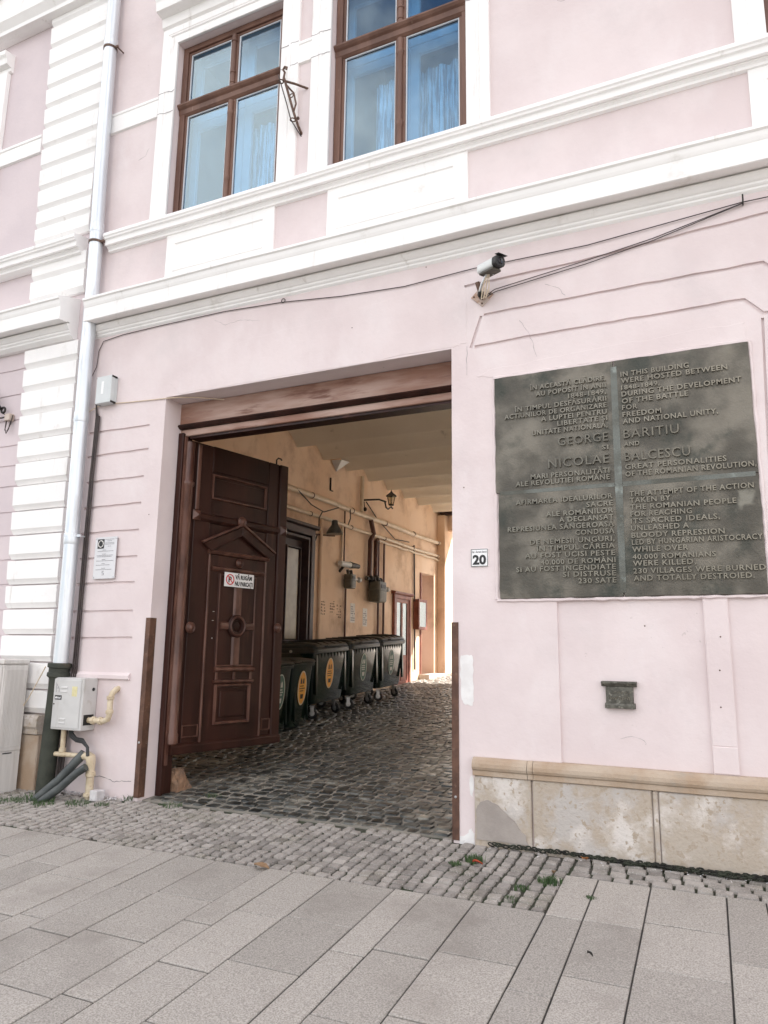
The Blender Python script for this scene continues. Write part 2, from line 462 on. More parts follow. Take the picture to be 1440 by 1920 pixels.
def text_mb(body, h, width=None, align='LEFT', bold=0.0, depth=0.002, res=3, spacing=1.0):
    """Lettering in the xz plane, facing -y, baseline at z=0; cap height h, stretched to width."""
    cu = bpy.data.curves.new("lettering", 'FONT')
    cu.body = body
    cu.size = 1.0
    cu.resolution_u = res
    cu.offset = bold
    cu.extrude = 0.02
    cu.space_character = spacing
    o = bpy.data.objects.new("lettering", cu)
    COL.objects.link(o)
    me = bpy.data.meshes.new_from_object(o)
    bpy.data.objects.remove(o)
    bpy.data.curves.remove(cu)
    v = np.array([x.co[:] for x in me.vertices]) if len(me.vertices) else np.zeros((1, 3))
    fs = [tuple(p.vertices) for p in me.polygons]
    bpy.data.meshes.remove(me)
    x0, x1 = v[:, 0].min(), v[:, 0].max()
    sz = h / 0.72
    sx = sz if width is None else width / max(1e-6, x1 - x0)
    w = (x1 - x0) * sx
    ox = {'LEFT': 0, 'RIGHT': -w, 'CENTER': -w / 2}[align]
    mb = MB()
    mb.v = [((a - x0) * sx + ox, -(c + 0.02) / 0.04 * depth, b * sz) for a, b, c in v]
    mb.f = fs
    return mb

def gz(y):                                  # the street and the passage rise towards the courtyard
    return 0.065 * max(-14.0, min(16.0, y))

def jit(a):
    return random.uniform(-a, a)

def ellipse(cx, cz, rx, rz, n=28):
    return [(cx + rx * math.cos(2 * math.pi * k / n), cz + rz * math.sin(2 * math.pi * k / n)) for k in range(n)]

# ================================================================== GROUND
mb = MB()
ys = [-150, -14, 16, 150]
for i in range(3):
    a, b = ys[i], ys[i + 1]
    mb.add([(-150, a, gz(a) - 0.09), (150, a, gz(a) - 0.09), (150, b, gz(b) - 0.09), (-150, b, gz(b) - 0.09)], [(0, 1, 2, 3)])
struct(mb.build("ground", EARTH))
ASPHALT = mat("asphalt", (0.045, 0.045, 0.047), (0.06, 0.06, 0.06), 5, 0.9, 0.003, 60)
struct(MB().add([(-60, -16.5, gz(-14) - 0.075), (60, -16.5, gz(-14) - 0.075), (60, -14.0, gz(-14.0) - 0.075), (-60, -14.0, gz(-14.0) - 0.075), (60, -8.75, gz(-8.75) - 0.075), (-60, -8.75, gz(-8.75) - 0.075)],
                [(0, 1, 2, 3), (3, 2, 4, 5)]).build("unseen_road", ASPHALT))  # unseen dark surface, added to cut bounce light under the mouldings

def sloped_sheet(name, m, x0, x1, y0, y1, dz, parent=None):
    t = 0.03
    return MB().add([(x0, y0, gz(y0) + dz), (x1, y0, gz(y0) + dz), (x1, y1, gz(y1) + dz), (x0, y1, gz(y1) + dz),
                     (x0, y0, gz(y0) + dz - t), (x1, y0, gz(y0) + dz - t), (x1, y1, gz(y1) + dz - t), (x0, y1, gz(y1) + dz - t)],
                    [(0, 1, 2, 3), (7, 6, 5, 4), (0, 4, 5, 1), (1, 5, 6, 2), (2, 6, 7, 3), (3, 7, 4, 0)]).build(name, m, parent)

# ---- pavement of granite slabs in bands running towards the facade
pavement = struct(sloped_sheet("pavement", JOINT, -11.0, -1.170, -9.0, -1.13, -0.009))
sloped_sheet("joint_bed", JOINT, -1.169, 5.2, -9.0, -0.442, -0.009, pavement)
SK = 0.0286                                            # the bands lean slightly
band = [(-5.64, -5.21), (-5.21, -4.99), (-4.99, -4.655), (-4.655, -4.21), (-4.21, -3.985), (-3.985, -3.645), (-3.645, -3.185),
        (-3.185, -2.97), (-2.97, -2.63), (-2.63, -2.175), (-2.175, -1.955), (-1.955, -1.615), (-1.615, -1.165), (-1.165, -0.94),
        (-0.94, -0.60), (-0.60, -0.143)]
known = {(-5.64, -5.21): [-1.675, -2.3], (-5.21, -4.99): [-2.0], (-4.99, -4.655): [-1.69, -2.38], (-4.655, -4.21): [-1.83, -2.46],
         (-4.21, -3.985): [-2.415], (-3.985, -3.645): [-1.845, -2.535], (-3.645, -3.185): [-1.79, -2.42, -3.07],
         (-3.185, -2.97): [-2.085, -3.015], (-2.97, -2.63): [-1.845, -2.56], (-2.63, -2.175): [-1.79, -2.40, -3.04],
         (-2.175, -1.955): [-2.085, -3.02], (-1.955, -1.615): [-1.98, -2.69], (-1.615, -1.165): [-1.87, -2.555],
         (-1.165, -0.94): [-1.16, -2.11, -3.06], (-0.94, -0.60): [-1.15, -1.865, -2.57], (-0.60, -0.143): [-1.035, -1.63, -2.25]}
W3 = [0.225, 0.34, 0.455]
x = -0.143
k = 0
while x < 4.9:
    w = W3[k % 3]
    band.append((x, x + w))
    known[(x, x + w)] = [[-1.39, -2.3], [-1.2, -1.9], [-0.95, -1.55]][k % 3]
    x += w
    k += 1
x = -5.64
k = 0
while x > -10.6:
    w = [0.34, 0.225, 0.455][k % 3]
    band.append((x - w, x))
    known[(x - w, x)] = [[-1.5, -2.2], [-2.1], [-1.8, -2.4]][k % 3]
    x -= w
    k += 1
for (a, b) in sorted(band):
    w = b - a
    ln = 0.93 if w < 0.25 else (0.70 if w < 0.36 else 0.625)
    top = -1.135 if b < -1.16 else -0.445
    cuts = [top] + list(known[(a, b)])
    while cuts[-1] > -8.6:
        cuts.append(cuts[-1] - ln)
    for y1, y0 in zip(cuts[:-1], cuts[1:]):
        g = 0.0048
        c = 0.004
        dz = jit(0.0025)
        tx, ty = jit(0.003), jit(0.003)
        def P(xx, yy, z):
            return (xx - SK * (yy + 1.2), yy, gz(yy) + z + tx * (xx - a) + ty * (yy - y0))
        xs, ysl = (a + g, b - g), (y0 + g * 1.45, y1 - g * 1.45)
        lo = [P(xs[0], ysl[0], -0.05), P(xs[1], ysl[0], -0.05), P(xs[1], ysl[1], -0.05), P(xs[0], ysl[1], -0.05)]
        mi = [P(xs[0], ysl[0], dz - c), P(xs[1], ysl[0], dz - c), P(xs[1], ysl[1], dz - c), P(xs[0], ysl[1], dz - c)]
        hi = [P(xs[0] + c, ysl[0] + c, dz), P(xs[1] - c, ysl[0] + c, dz), P(xs[1] - c, ysl[1] - c, dz), P(xs[0] + c, ysl[1] - c, dz)]
        f = [(8, 9, 10, 11)]
        for i in range(4):
            j = (i + 1) % 4
            f += [(i, j, 4 + j, 4 + i), (4 + i, 4 + j, 8 + j, 8 + i)]
        MB().add(lo + mi + hi, f).build("slab", SLAB, pavement)

# ---- cobbles
def cobble_variant(seed):
    r = random.Random(seed)
    pts = []
    for sx, sy in ((-1, -1), (1, -1), (1, 1), (-1, 1)):
        cx, cy = sx * 0.5 * r.uniform(0.90, 1.0), sy * 0.5 * r.uniform(0.90, 1.0)
        k = r.uniform(0.05, 0.15)
        a, b = (cx - sx * k, cy), (cx, cy - sy * k)
        pts += [a, b] if sx * sy < 0 else [b, a]
    n = 8
    hs = [r.uniform(-0.06, 0.03) for _ in pts]
    vs = [(x * 1.0, y * 1.0, -0.45) for x, y in pts] + [(x * 0.99, y * 0.99, -0.20 + h) for (x, y), h in zip(pts, hs)] + \
         [(x * 0.90, y * 0.90, 0.0 + h * 1.2) for (x, y), h in zip(pts, hs)] + [(0.1, -0.1, 0.01)]
    fs = []
    for i in range(n):
        j = (i + 1) % n
        fs += [(i, j, n + j, n + i), (n + i, n + j, 2 * n + j, 2 * n + i), (2 * n + i, 2 * n + j, 3 * n)]
    return np.array(vs), fs
VARS = [cobble_variant(100 + i) for i in range(14)]
def var_meshes(nm, m, smooth=True):
    out = []
    for vs, fs in VARS:
        me = bpy.data.meshes.new(nm)
        me.from_pydata([tuple(v) for v in vs], [], fs)
        me.polygons.foreach_set('use_smooth', [smooth] * len(me.polygons))
        try:
            me.set_sharp_from_angle(angle=R(48))
        except Exception:
            pass
        me.materials.append(m)
        out.append(me)
    return out
CB, CBD = var_meshes("cobble", COB), var_meshes("cobble", COBD)
CAMP = Vector((0, -6, 1.476))

def lay(cobs, meshes, base, m, limit=300):
    """cobs: (x, y, w, l, rot, dz). The ones that show largest become parts, the rest one stuff part."""
    cobs = sorted(cobs, key=lambda c: -(c[2] * c[3] * (1.476 - gz(c[1])) / ((c[0] - CAMP.x) ** 2 + (c[1] - CAMP.y) ** 2) ** 1.5) if c[6] else 1)
    V, F = [], []
    off = 0
    for i, (x, y, w, l, rot, dz, vis) in enumerate(cobs):
        k = rng.integers(len(VARS))
        sc = (w, l, 0.075)
        tilt = (R(3.7) + jit(0.03), jit(0.03), rot)
        if i < limit:
            o = bpy.data.objects.new("cobble", meshes[k])
            COL.objects.link(o)
            o.location = (x, y, gz(y) + dz)
            o.scale = sc
            o.rotation_euler = tilt
            o.parent = base
            o.matrix_parent_inverse = parent_world(base).inverted()
        else:
            mtx = np.array(Matrix.LocRotScale(Vector((x, y, gz(y) + dz)), __import__('mathutils').Euler(tilt), Vector(sc)))
            vs, fs = VARS[k]
            V.append(vs @ mtx[:3, :3].T + mtx[:3, 3])
            F += [tuple(off + q for q in f) for f in fs]
            off += len(vs)
    if V:
        me = bpy.data.meshes.new("cobbles")
        me.from_pydata(np.concatenate(V).tolist(), [], F)
        me.materials.append(m)
        me.polygons.foreach_set('use_smooth', [True] * len(me.polygons))
        try:
            me.set_sharp_from_angle(angle=R(48))
        except Exception:
            pass
        o = obj("cobbles", me, base)
        o['kind'] = 'stuff'

strip = struct(sloped_sheet("cobbled_strip", MORTAR, -10.8, -1.172, -1.125, 0.06, -0.024))
sloped_sheet("joint_bed", MORTAR, -1.171, 5.2, -0.44, 0.02, -0.022, strip)
cobs = []
x = -1.178
while x > -10.7:
    w = random.uniform(0.088, 0.112)
    x -= w
    y = -1.115 - random.uniform(0, 0.05)
    while y < 0.06:
        l = random.uniform(0.085, 0.135)
        if y + l > 0.075:
            break
        cx = x + w / 2
        cy = max(y, -1.115) + (l if y > -1.115 else l + y + 1.115) / 2
        ll = l if y > -1.115 else l + y + 1.115
        if ll > 0.05 and not (cy > -0.02 and not (-5.45 < cx < -2.2)):
            xx = cx - (SK * (cy + 1.2) - 0.012 * math.sin(cy * 5 + cx * 2)) * min(1, (-1.17 - cx) / 0.5)
            if True:
                gap = random.uniform(0.008, 0.018)
                cobs.append((xx, cy, w - gap, ll - gap, jit(0.07), jit(0.0035) - 0.006, -7.0 < xx))
        y += l
y = -0.43
for row in range(4):
    l = random.uniform(0.098, 0.108)
    x = -1.172 + random.uniform(0, 0.004)
    while x < 5.1:
        w = random.uniform(0.10, 0.15)
        gap = random.uniform(0.006, 0.012)
        if x + w / 2 > -1.11 or row > -1:
            cobs.append((x + w / 2, y + l / 2 + jit(0.003), w - gap, l - gap, jit(0.035), jit(0.006), x < 0.3))
        x += w
    y += l
lay(cobs, CB, strip, COB)

pfloor = struct(sloped_sheet("passage_floor", MORTARD, -7.62, -1.88, 0.065, 15.6, -0.011))
sloped_sheet("courtyard_floor", STEPW, -12.0, 6.0, 15.62, 34, -0.02, pfloor)
cobs = []
y = 0.075
while y < 15.5:
    l = random.uniform(0.125, 0.160)
    x = -7.55 + random.uniform(0, 0.1)
    if y < 0.28:
        x = -5.45
    while x < (-2.2 if y < 0.3 else -1.95):
        w = random.uniform(0.12, 0.185)
        gap = random.uniform(0.018, 0.032)
        cx = x + w / 2
        yy = y + l / 2 + 0.14 * math.sin(cx * 0.9 + 0.5) * min(1, y / 2) + jit(0.010)
        cobs.append((cx, yy, w - gap, l - gap, jit(0.10), jit(0.007) + 0.001, True))
        x += w
    y += l
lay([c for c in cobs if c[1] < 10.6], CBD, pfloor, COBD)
lay([c for c in cobs if c[1] >= 10.6], CB, pfloor, COB, 0)  # paler stones put the far end's sunlight into the colour

# ================================================================== TOWN HOUSE
house = thing("town_house", "pale pink town house with white mouldings around the open carriage passage", "building", (-2.0, 0.15, 0))

def boolean_cut(base, cutters):
    """base, cutters: MB -> mesh with all cutters removed."""
    b = obj("wall", base.mesh("wall", None))
    cs = []
    for c in cutters:
        o = obj("cut", c.mesh("cut", None))
        cs.append(o)
        md = b.modifiers.new("cut", 'BOOLEAN')
        md.operation = 'DIFFERENCE'
        md.solver = 'EXACT'
        md.object = o
        md.use_self = True
    dg = bpy.context.evaluated_depsgraph_get()
    me = bpy.data.meshes.new_from_object(b.evaluated_get(dg))
    for o in cs + [b]:
        bpy.data.objects.remove(o)
    return me

def groove(mb, pts, w=0.032, d=0.020, step=0.12, wob=0.0035, taper=False):
    """a hand-drawn channel along (x, z) points, open to the street"""
    P = [pts[0]]
    for (xa, za), (xb, zb) in zip(pts[:-1], pts[1:]):
        L = math.hypot(xb - xa, zb - za)
        n = max(1, int(L / step))
        for k in range(1, n + 1):
            t = k / n
            e = 0 if k == n else jit(wob)
            P.append((xa + (xb - xa) * t + e * 0.3, za + (zb - za) * t + e))
    V, F = [], []
    n = len(P)
    for i, (px, pz) in enumerate(P):
        a, b = P[max(i - 1, 0)], P[min(i + 1, n - 1)]
        t = Vector((b[0] - a[0], b[1] - a[1])).normalized()
        nx, nz = -t.y, t.x
        ww = w * random.uniform(0.8, 1.15)
        for (s, y) in ((-0.5, -0.02), (-0.42, d), (0.42, d), (0.5, -0.02)):
            V.append((px + nx * ww * s, y, pz + nz * ww * s))
    for i in range(n - 1):
        for k in range(4):
            k2 = (k + 1) % 4
            F.append((i * 4 + k, i * 4 + k2, i * 4 + 4 + k2, i * 4 + 4 + k))
    F += [(3, 2, 1, 0), tuple((n - 1) * 4 + k for k in range(4))]
    mb.add(V, F)
    return mb

ZW0, ZW1 = 6.36, 8.78                                   # window opening
WX = [(-5.69, -4.165), (-3.53, -2.00), (0.56, 2.09)]
base = MB().box(-6.885, 7.5, 0.0, 0.30, -0.5, 11.6)
holes = MB().box(-5.5, -2.17, -0.2, 0.6, -1, 4.205)
for a, b in WX:
    holes.box(a, b, -0.2, 0.6, ZW0, ZW1)
niche = MB().box(-1.283, -0.205, -0.1, 0.022, 0.60, 1.90).box(-0.035, 1.2, -0.1, 0.018, 0.60, 1.90)
gr1, gr2 = MB(), MB()
for z, xe in ((3.91, -5.71), (3.635, -5.70), (3.331, -5.74), (3.036, -5.745), (2.74, -5.75), (2.453, -5.745), (2.173, -5.755), (1.872, -5.752), (1.588, -5.73)):
    groove(gr1, [(-6.60 + jit(0.02), z + jit(0.006)), (xe, z)])
groove(gr1, [(-2.07, 4.79), (-1.0, 4.805), (0.6, 4.90), (3, 4.93)])
groove(gr1, [(-1.95, 4.186), (-1.6, 4.195), (0.236, 4.203), (0.36, 4.066), (3.0, 4.066)], taper=True)
groove(gr2, [(-1.985, 4.182), (-1.885, 4.474)], w=0.03)
groove(gr2, [(-1.862, 4.478), (-1.6, 4.481), (0.386, 4.483), (0.47, 4.40), (3.0, 4.40)])
groove(gr2, [(0.352, 4.03), (0.330, 3.4), (0.30, 2.60)], w=0.02)
groove(gr1, [(0.372, 3.768), (3.0, 3.77)])
wall_me = boolean_cut(base, [holes, niche, gr1, gr2])
wall_me.materials.append(PINK)
obj("wall", wall_me, house)

# building shell so that the sun reaches the passage only from the courtyard
MB().box(7.2, 7.5, 0.31, 2.2, -0.5, 11.6).build("side_wall", PINK, house)
MB().box(-7.75, -1.6, 14.02, 14.42, 4.95, 11.6).build("rear_wall", ORANGE, house)
MB().box(-1.88, 4.8, 14.03, 14.41, 0.3, 4.94).build("rear_wall", COURT, house)  # closes the back of the added light well
MB().box(-1.59, 4.8, 14.04, 14.40, 4.941, 11.58).build("rear_wall", COURT, house)  # raised to keep direct sun out of the added light well
MB().profx([(-0.45, 11.60), (14.9, 11.60), (7.2, 13.4)], -7.8, -1.7).build("roof", ROOF, house)
MB().profx([(-0.45, 11.60), (2.2, 11.60), (0.9, 12.3)], -1.69, 7.9).build("roof", ROOF, house)
MB().box(-7.75, -1.6, 0.32, 14.0, 5.88, 6.05).build("floor_slab", ROOM, house)
# unseen light well, added on the right to brighten the passage
MB().box(-1.88, 7.19, 2.1, 2.2, 0.0, 11.58).box(4.5, 4.8, 2.21, 14.0, 0.0, 11.58).box(-1.9, -1.6, 2.21, 14.0, 6.06, 11.58).build("added_well_wall", COURT, house)
MB().add([(-1.6, 2.2, 0.16), (4.5, 2.2, 0.16), (4.5, 14.02, 0.9), (-1.6, 14.02, 0.9)], [(0, 1, 2, 3)]).build("added_well_floor", STEPW, house)
for a, b in WX:
    r = MB().box(a - 0.25, b + 0.25, 1.9, 1.95, 6.1, 9.2).box(a - 0.3, a - 0.25, 0.32, 1.9, 6.1, 9.2).box(b + 0.25, b + 0.3, 0.32, 1.9, 6.1, 9.2)
    r.box(a - 0.25, b + 0.25, 0.32, 1.9, 9.2, 9.25)
    r.build("room_wall", ROOM, house)

# ---- mouldings across the front
CORN = [(-0.0, 5.600), (-0.225, 5.515), (-0.24, 5.505), (-0.24, 5.480), (-0.222, 5.468), (-0.215, 5.43), (-0.206, 5.405), (-0.2, 5.395), (-0.2, 5.235), (-0.188, 5.228), (-0.085, 5.238), (-0.085, 5.250), (-0.05, 5.250), (-0.05, 5.226), (-0.083, 5.224), (-0.083, 5.214), (-0.075, 5.195), (-0.055, 5.168), (-0.04, 5.158), (-0.04, 5.142),
        (-0.032, 5.132), (-0.022, 5.125), (-0.022, 5.108), (-0.012, 5.098), (0.0, 5.088)]
SILL = [(0.0, 6.41), (-0.125, 6.372), (-0.135, 6.36), (-0.135, 6.328), (-0.122, 6.316), (-0.118, 6.298), (-0.098, 6.288), (-0.095, 6.278), (-0.095, 6.228), (-0.083, 6.222), (-0.062, 6.226), (-0.062, 6.212), (-0.05, 6.208), (-0.036, 6.196), (-0.036, 6.172), (0.0, 6.165)]
def shift(pr, dy, dz, back=None):
    q = [(y + dy, z + dz) for y, z in pr]
    return q
def wavy_profile(name, prof, x0, x1, m, parent, n=26, amp=0.0025):
    """long moulding with a slight hand-run waver"""
    mb = MB()
    k = len(prof)
    ph = random.uniform(0, 9)
    V, F = [], []
    for i in range(n + 1):
        x = x0 + (x1 - x0) * i / n
        dz = amp * (math.sin(x * 1.9 + ph) + 0.6 * math.sin(x * 4.3 + 2 * ph))
        for j, (y, z) in enumerate(prof):
            fix = 0 if j in (0, k - 1) else 1
            V.append((x, y + (0.0 if y >= 0 else amp * 0.6 * math.sin(x * 3.1 + z * 9)), z + dz))
    for i in range(n):
        for j in range(k):
            j2 = (j + 1) % k
            F.append((i * k + j, i * k + j2, (i + 1) * k + j2, (i + 1) * k + j))
    F += [tuple(range(k - 1, -1, -1)), tuple(n * k + j for j in range(k))]
    return mb.add(V, F).build(name, m, parent)
wavy_profile("cornice", CORN, -6.655, 7.5, WHITE, house)
wavy_profile("sill_course", SILL, -6.53, 7.5, WHITE, house)
for a, b in ((-5.635, -4.165), (-3.515, -1.995), (0.40, 2.2)):      # white aprons under the windows
    p = MB().box(a, b, -0.020, 0.0, 5.56, 6.20).build("apron_panel", WHITE, house)
    MB().bevframe(a + 0.11, b - 0.12, 5.70, 6.06, 0.026, -0.034, -0.0195).build("apron_frame", WHITE, p)
bandp = [(0.0, 8.12), (-0.03, 8.105), (-0.03, 8.075), (-0.018, 8.065), (-0.026, 8.055), (-0.026, 7.835), (0.0, 7.825)]
for a, b in ((-6.70, -5.932), (-3.992, -3.762)):
    MB().profx(bandp, a, b).build("band_moulding", WHITE, house)

# ---- windows
def window(a, b, curtain_left=0.42):
    z0, z1 = ZW0, ZW1
    # plaster surround
    sr = MB()
    o, t = 0.235, -0.042
    def pr(d, y):  # left / right / head outline at inset d from the opening
        return [(a - d, y, z0 + 0.02), (a - d, y, z1 + d), (b + d, y, z1 + d), (b + d, y, z0 + 0.02)]
    rings = [pr(o, 0.0), pr(o, t + 0.012), pr(o - 0.012, t), pr(0.145, t), pr(0.135, t + 0.010), pr(0.125, t), pr(0.112, t), pr(0.10, t + 0.014), pr(0.004, t + 0.014), pr(0.0, t + 0.018), pr(0.0, 0.004)]
    for r in rings:
        sr.v += r
    for k in range(len(rings) - 1):
        for i in range(3):
            sr.f.append((k * 4 + i, k * 4 + i + 1, k * 4 + 5 + i, k * 4 + 4 + i))
    n = len(rings)
    sr.f.append(tuple(k * 4 for k in range(n)))
    sr.f.append(tuple(k * 4 + 3 for k in range(n)))
    surround = sr.build("window_surround", WHITE, house)
    for zz in (8.11, 7.83):                                 # hairline cracks where the band runs through
        for s in (a - 0.235, b):
            MB().tube([(s + 0.235 * q / 6, t - 0.0005 + (0.012 if (s == a - 0.235) == (q > 3) else 0), zz + jit(0.012)) for q in range(7)], 0.0032, 4).build("crack", INKG, surround)
    head = MB().profx([(0, 9.42), (-0.20, 9.40), (-0.20, 9.33), (-0.185, 9.30), (-0.17, 9.19), (-0.06, 9.17), (-0.045, 9.06), (0, 9.03)], a - 0.25, b + 0.25)
    head.build("window_hood", WHITE, surround)
    # timber
    yf = 0.085
    w = MB().frame(a + 0.005, b - 0.005, z0, z1 - 0.005, 0.075, yf, 0.17).build("window", WIN_WOOD, house, bevel=0.006)
    MB().frame(a + 0.078, b - 0.078, z0 + 0.07, z1 - 0.078, 0.035, yf + 0.022, 0.15).build("frame", WIN_WOOD, w, bevel=0.006)
    zt = 7.89
    tr = [(0.16, zt - 0.075), (yf + 0.02, zt - 0.075), (yf - 0.004, zt - 0.05), (yf - 0.012, zt + 0.005), (yf - 0.035, zt + 0.022), (yf - 0.052, zt + 0.045), (yf - 0.052, zt + 0.062), (yf - 0.01, zt + 0.080), (0.16, zt + 0.080)]
    MB().profx(tr, a + 0.006, b - 0.006).build("transom", WIN_WOOD, w)
    xm = (a + b) / 2 + 0.01
    mu = MB().box(xm - 0.058, xm + 0.058, yf + 0.016, 0.15, z0 + 0.02, zt - 0.08).box(xm - 0.055, xm + 0.055, yf + 0.016, 0.15, zt + 0.083, z1 - 0.08)
    mu.build("mullion", WIN_WOOD, w, bevel=0.005)
    for lo, hi in ((z0 + 0.06, zt - 0.10), (zt + 0.10, z1 - 0.10)):
        H = hi - lo
        pf = [(0.030, 0), (0.030, 0.05 * H), (0.036, 0.055 * H), (0.036, 0.07 * H), (0.028, 0.08 * H), (0.030, 0.24 * H), (0.038, 0.25 * H), (0.038, 0.285 * H), (0.028, 0.295 * H),
              (0.030, 0.86 * H), (0.04, 0.87 * H), (0.04, 0.90 * H), (0.030, 0.91 * H), (0.034, H)]
        MB().lathe(pf, (xm, yf + 0.010, lo), 'z', 12).build("baluster", WIN_WOOD, w, smooth=True)
    for (x0, x1) in ((a + 0.112, xm - 0.058), (xm + 0.058, b - 0.112)):
        for (q0, q1) in ((z0 + 0.10, zt - 0.076), (zt + 0.082, z1 - 0.112)):
            MB().frame(x0 - 0.004, x1 + 0.004, q0 - 0.004, q1 + 0.004, 0.016, yf + 0.030, 0.13).build("putty", INWOOD, w)
            MB().box(x0, x1, yf + 0.045, yf + 0.049, q0, q1).build("pane", GLASS, w)
    # inner casement, white, and lace curtains behind it
    yi = 0.36
    inn = MB()
    for (x0, x1) in ((a - 0.02, xm), (xm, b + 0.02)):
        inn.frame(x0, x1, z0 - 0.02, zt + 0.02, 0.105, yi, yi + 0.05).frame(x0, x1, zt + 0.02, z1 + 0.04, 0.105, yi, yi + 0.05)
    inn.build("inner_casement", INWOOD, w, bevel=0.008)
    for (x0, x1) in ((a + curtain_left, xm + 0.16), (xm + 0.10, b + 0.1)):
        V, F = [], []
        n, m_ = 90, 2
        for i in range(n + 1):
            xx = x0 + (x1 - x0) * i / n
            yy = yi + 0.14 + 0.022 * math.sin(xx * 52 + 1.3 * math.sin(xx * 9)) + 0.012 * math.sin(xx * 23)
            for zz in (z0 - 0.1, 7.70):
                V.append((xx, yy, zz))
        for i in range(n):
            F.append((2 * i, 2 * i + 2, 2 * i + 3, 2 * i + 1))
        MB().add(V, F).build("curtain", CURT, w, smooth=True)
window(*WX[0], curtain_left=0.52)
window(*WX[1], curtain_left=0.30)
window(*WX[2], curtain_left=0.4)

# ---- stone plinth right of the passage
def rough_block(x0, x1, y0, y1, z0, z1, name, m, amp=0.004):
    me = MB().box(x0, x1, y0, y1, z0, z1).mesh(name, m)
    bm = bmesh.new()
    bm.from_mesh(me)
    bmesh.ops.bevel(bm, geom=bm.edges[:], offset=0.008, segments=1, affect='EDGES')
    for v in bm.verts:
        v.co += Vector((jit(amp) * 0.4, jit(amp), jit(amp)))
    bm.to_mesh(me)
    bm.free()
    return me
for (a, b) in ((-1.982, -1.520), (-1.508, -0.632), (-0.627, -0.588), (-0.583, 0.46), (0.47, 1.6), (1.61, 2.9), (2.91, 4.2), (4.21, 5.4)):
    obj("plinth_stone", rough_block(a, b, -0.032, 0.03, -0.12, 0.512, "plinth_stone", STONE2), house)
for (a, b) in ((-1.990, -1.545), (-1.541, -1.500), (-1.496, 0.50), (0.51, 2.9), (2.91, 5.4)):
    cp = [(0.03, 0.658), (-0.030, 0.655), (-0.052, 0.640), (-0.066, 0.612), (-0.068, 0.585), (-0.060, 0.566), (-0.046, 0.556), (-0.046, 0.520), (-0.030, 0.513), (0.03, 0.513)]
    wavy_profile("plinth_coping", cp, a, b, STONE, house, n=max(2, int((b - a) * 9)), amp=0.0022)
# cement repair on the first stone and filler on the pier
def blob(pts, y0, y1, nsub=4, amp=0.006):
    P = []
    n = len(pts)
    for i in range(n):
        a, b = pts[i], pts[(i + 1) % n]
        for k in range(nsub):
            t = k / nsub
            P.append((a[0] + (b[0] - a[0]) * t + jit(amp), a[1] + (b[1] - a[1]) * t + jit(amp)))
    return MB().profy(P, y0, y1)
blob([(-1.962, 0.03), (-1.55, 0.03), (-1.57, 0.10), (-1.66, 0.20), (-1.76, 0.285), (-1.85, 0.335), (-1.93, 0.32), (-1.965, 0.25)], -0.0405, -0.03).build("cement_patch", CEMENT, house)
blob([(-2.095, 1.10), (-2.075, 1.07), (-2.00, 1.05), (-1.988, 1.10), (-1.99, 1.30), (-1.992, 1.455), (-2.03, 1.468), (-2.10, 1.462), (-2.105, 1.3)], -0.003, 0.002).build("filler_patch", WHITE_PATCH, house)
blob([(-2.03, 0.36), (-2.01, 0.34), (-1.995, 0.40), (-2.0, 0.5), (-2.02, 0.51), (-2.035, 0.45)], -0.0028, 0.002, 2).build("filler_patch", WHITE_PATCH, house)
blob([(-2.12, -0.03), (-1.992, -0.03), (-1.994, 0.06), (-2.02, 0.10), (-2.06, 0.05), (-2.12, 0.03)], -0.004, 0.002, 3).build("filler_patch", WHITE_PATCH, house)
# small ledge under the last joint of the left pier
MB().profx([(0, 1.232), (-0.012, 1.226), (-0.03, 1.205), (-0.03, 1.17), (-0.02, 1.16), (0, 1.16)], -6.62, -5.715).build("ledge", PINK, house)
# raised plaster strip between the two recesses
MB().box(-0.2, -0.04, -0.004, 0.01, 0.85, 1.885).build("plaster_strip", PINK, house, bevel=0.003)
MB().box(-0.203, -0.037, -0.009, 0.01, 0.66, 0.845).build("plaster_strip", PINK, house, bevel=0.003)

def crack(pts, r=0.0016, m=None):
    P = []
    for (xa, za), (xb, zb) in zip(pts[:-1], pts[1:]):
        n = max(2, int(math.hypot(xb - xa, zb - za) / 0.03))
        for k in range(n):
            P.append((xa + (xb - xa) * k / n + jit(0.006), -0.0006, za + (zb - za) * k / n + jit(0.006)))
    P.append((pts[-1][0], -0.0006, pts[-1][1]))
    MB().tube(P, [r * random.uniform(0.4, 1.3) for _ in P], 4).build("crack", m or INKG, house)
crack([(-0.83, 0.865), (-0.76, 0.885), (-0.69, 0.862), (-0.655, 0.845), (-0.66, 0.83)], 0.0011)
crack([(-1.53, 4.36), (-1.46, 4.24), (-1.42, 4.12), (-1.39, 4.0)], 0.0012)
crack([(-1.30, 4.66), (-1.19, 4.60), (-1.13, 4.52)], 0.0012)
crack([(-2.02, 4.20), (-2.03, 4.05), (-2.025, 3.93)], 0.0016)
crack([(-1.2, 7.6), (-1.12, 7.55), (-1.1, 7.48), (-1.04, 7.46)], 0.0014)
crack([(-6.05, 7.45), (-6.1, 7.36), (-6.2, 7.33)], 0.0014)
crack([(-4.9, 5.0), (-4.75, 4.92), (-4.55, 4.94), (-4.3, 4.88)], 0.0010)
crack([(-6.2, 0.16), (-6.0, 0.19), (-5.85, 0.15), (-5.6, 0.17)], 0.003, EARTH)
for x_, z_ in ((-1.66, 4.96), (-2.42, 5.07), (-0.62, 1.70), (-3.2, 4.6), (-5.62, 2.9), (-2.06, 2.9), (-0.1, 1.62), (-0.12, 1.38), (-0.13, 1.12)):
    MB().lathe([(0.006, -0.0045), (0.004, -0.006), (0.001, -0.006)], (x_, 0, z_), 'y', 8).build("old_fixing", RUSTIRON, house)
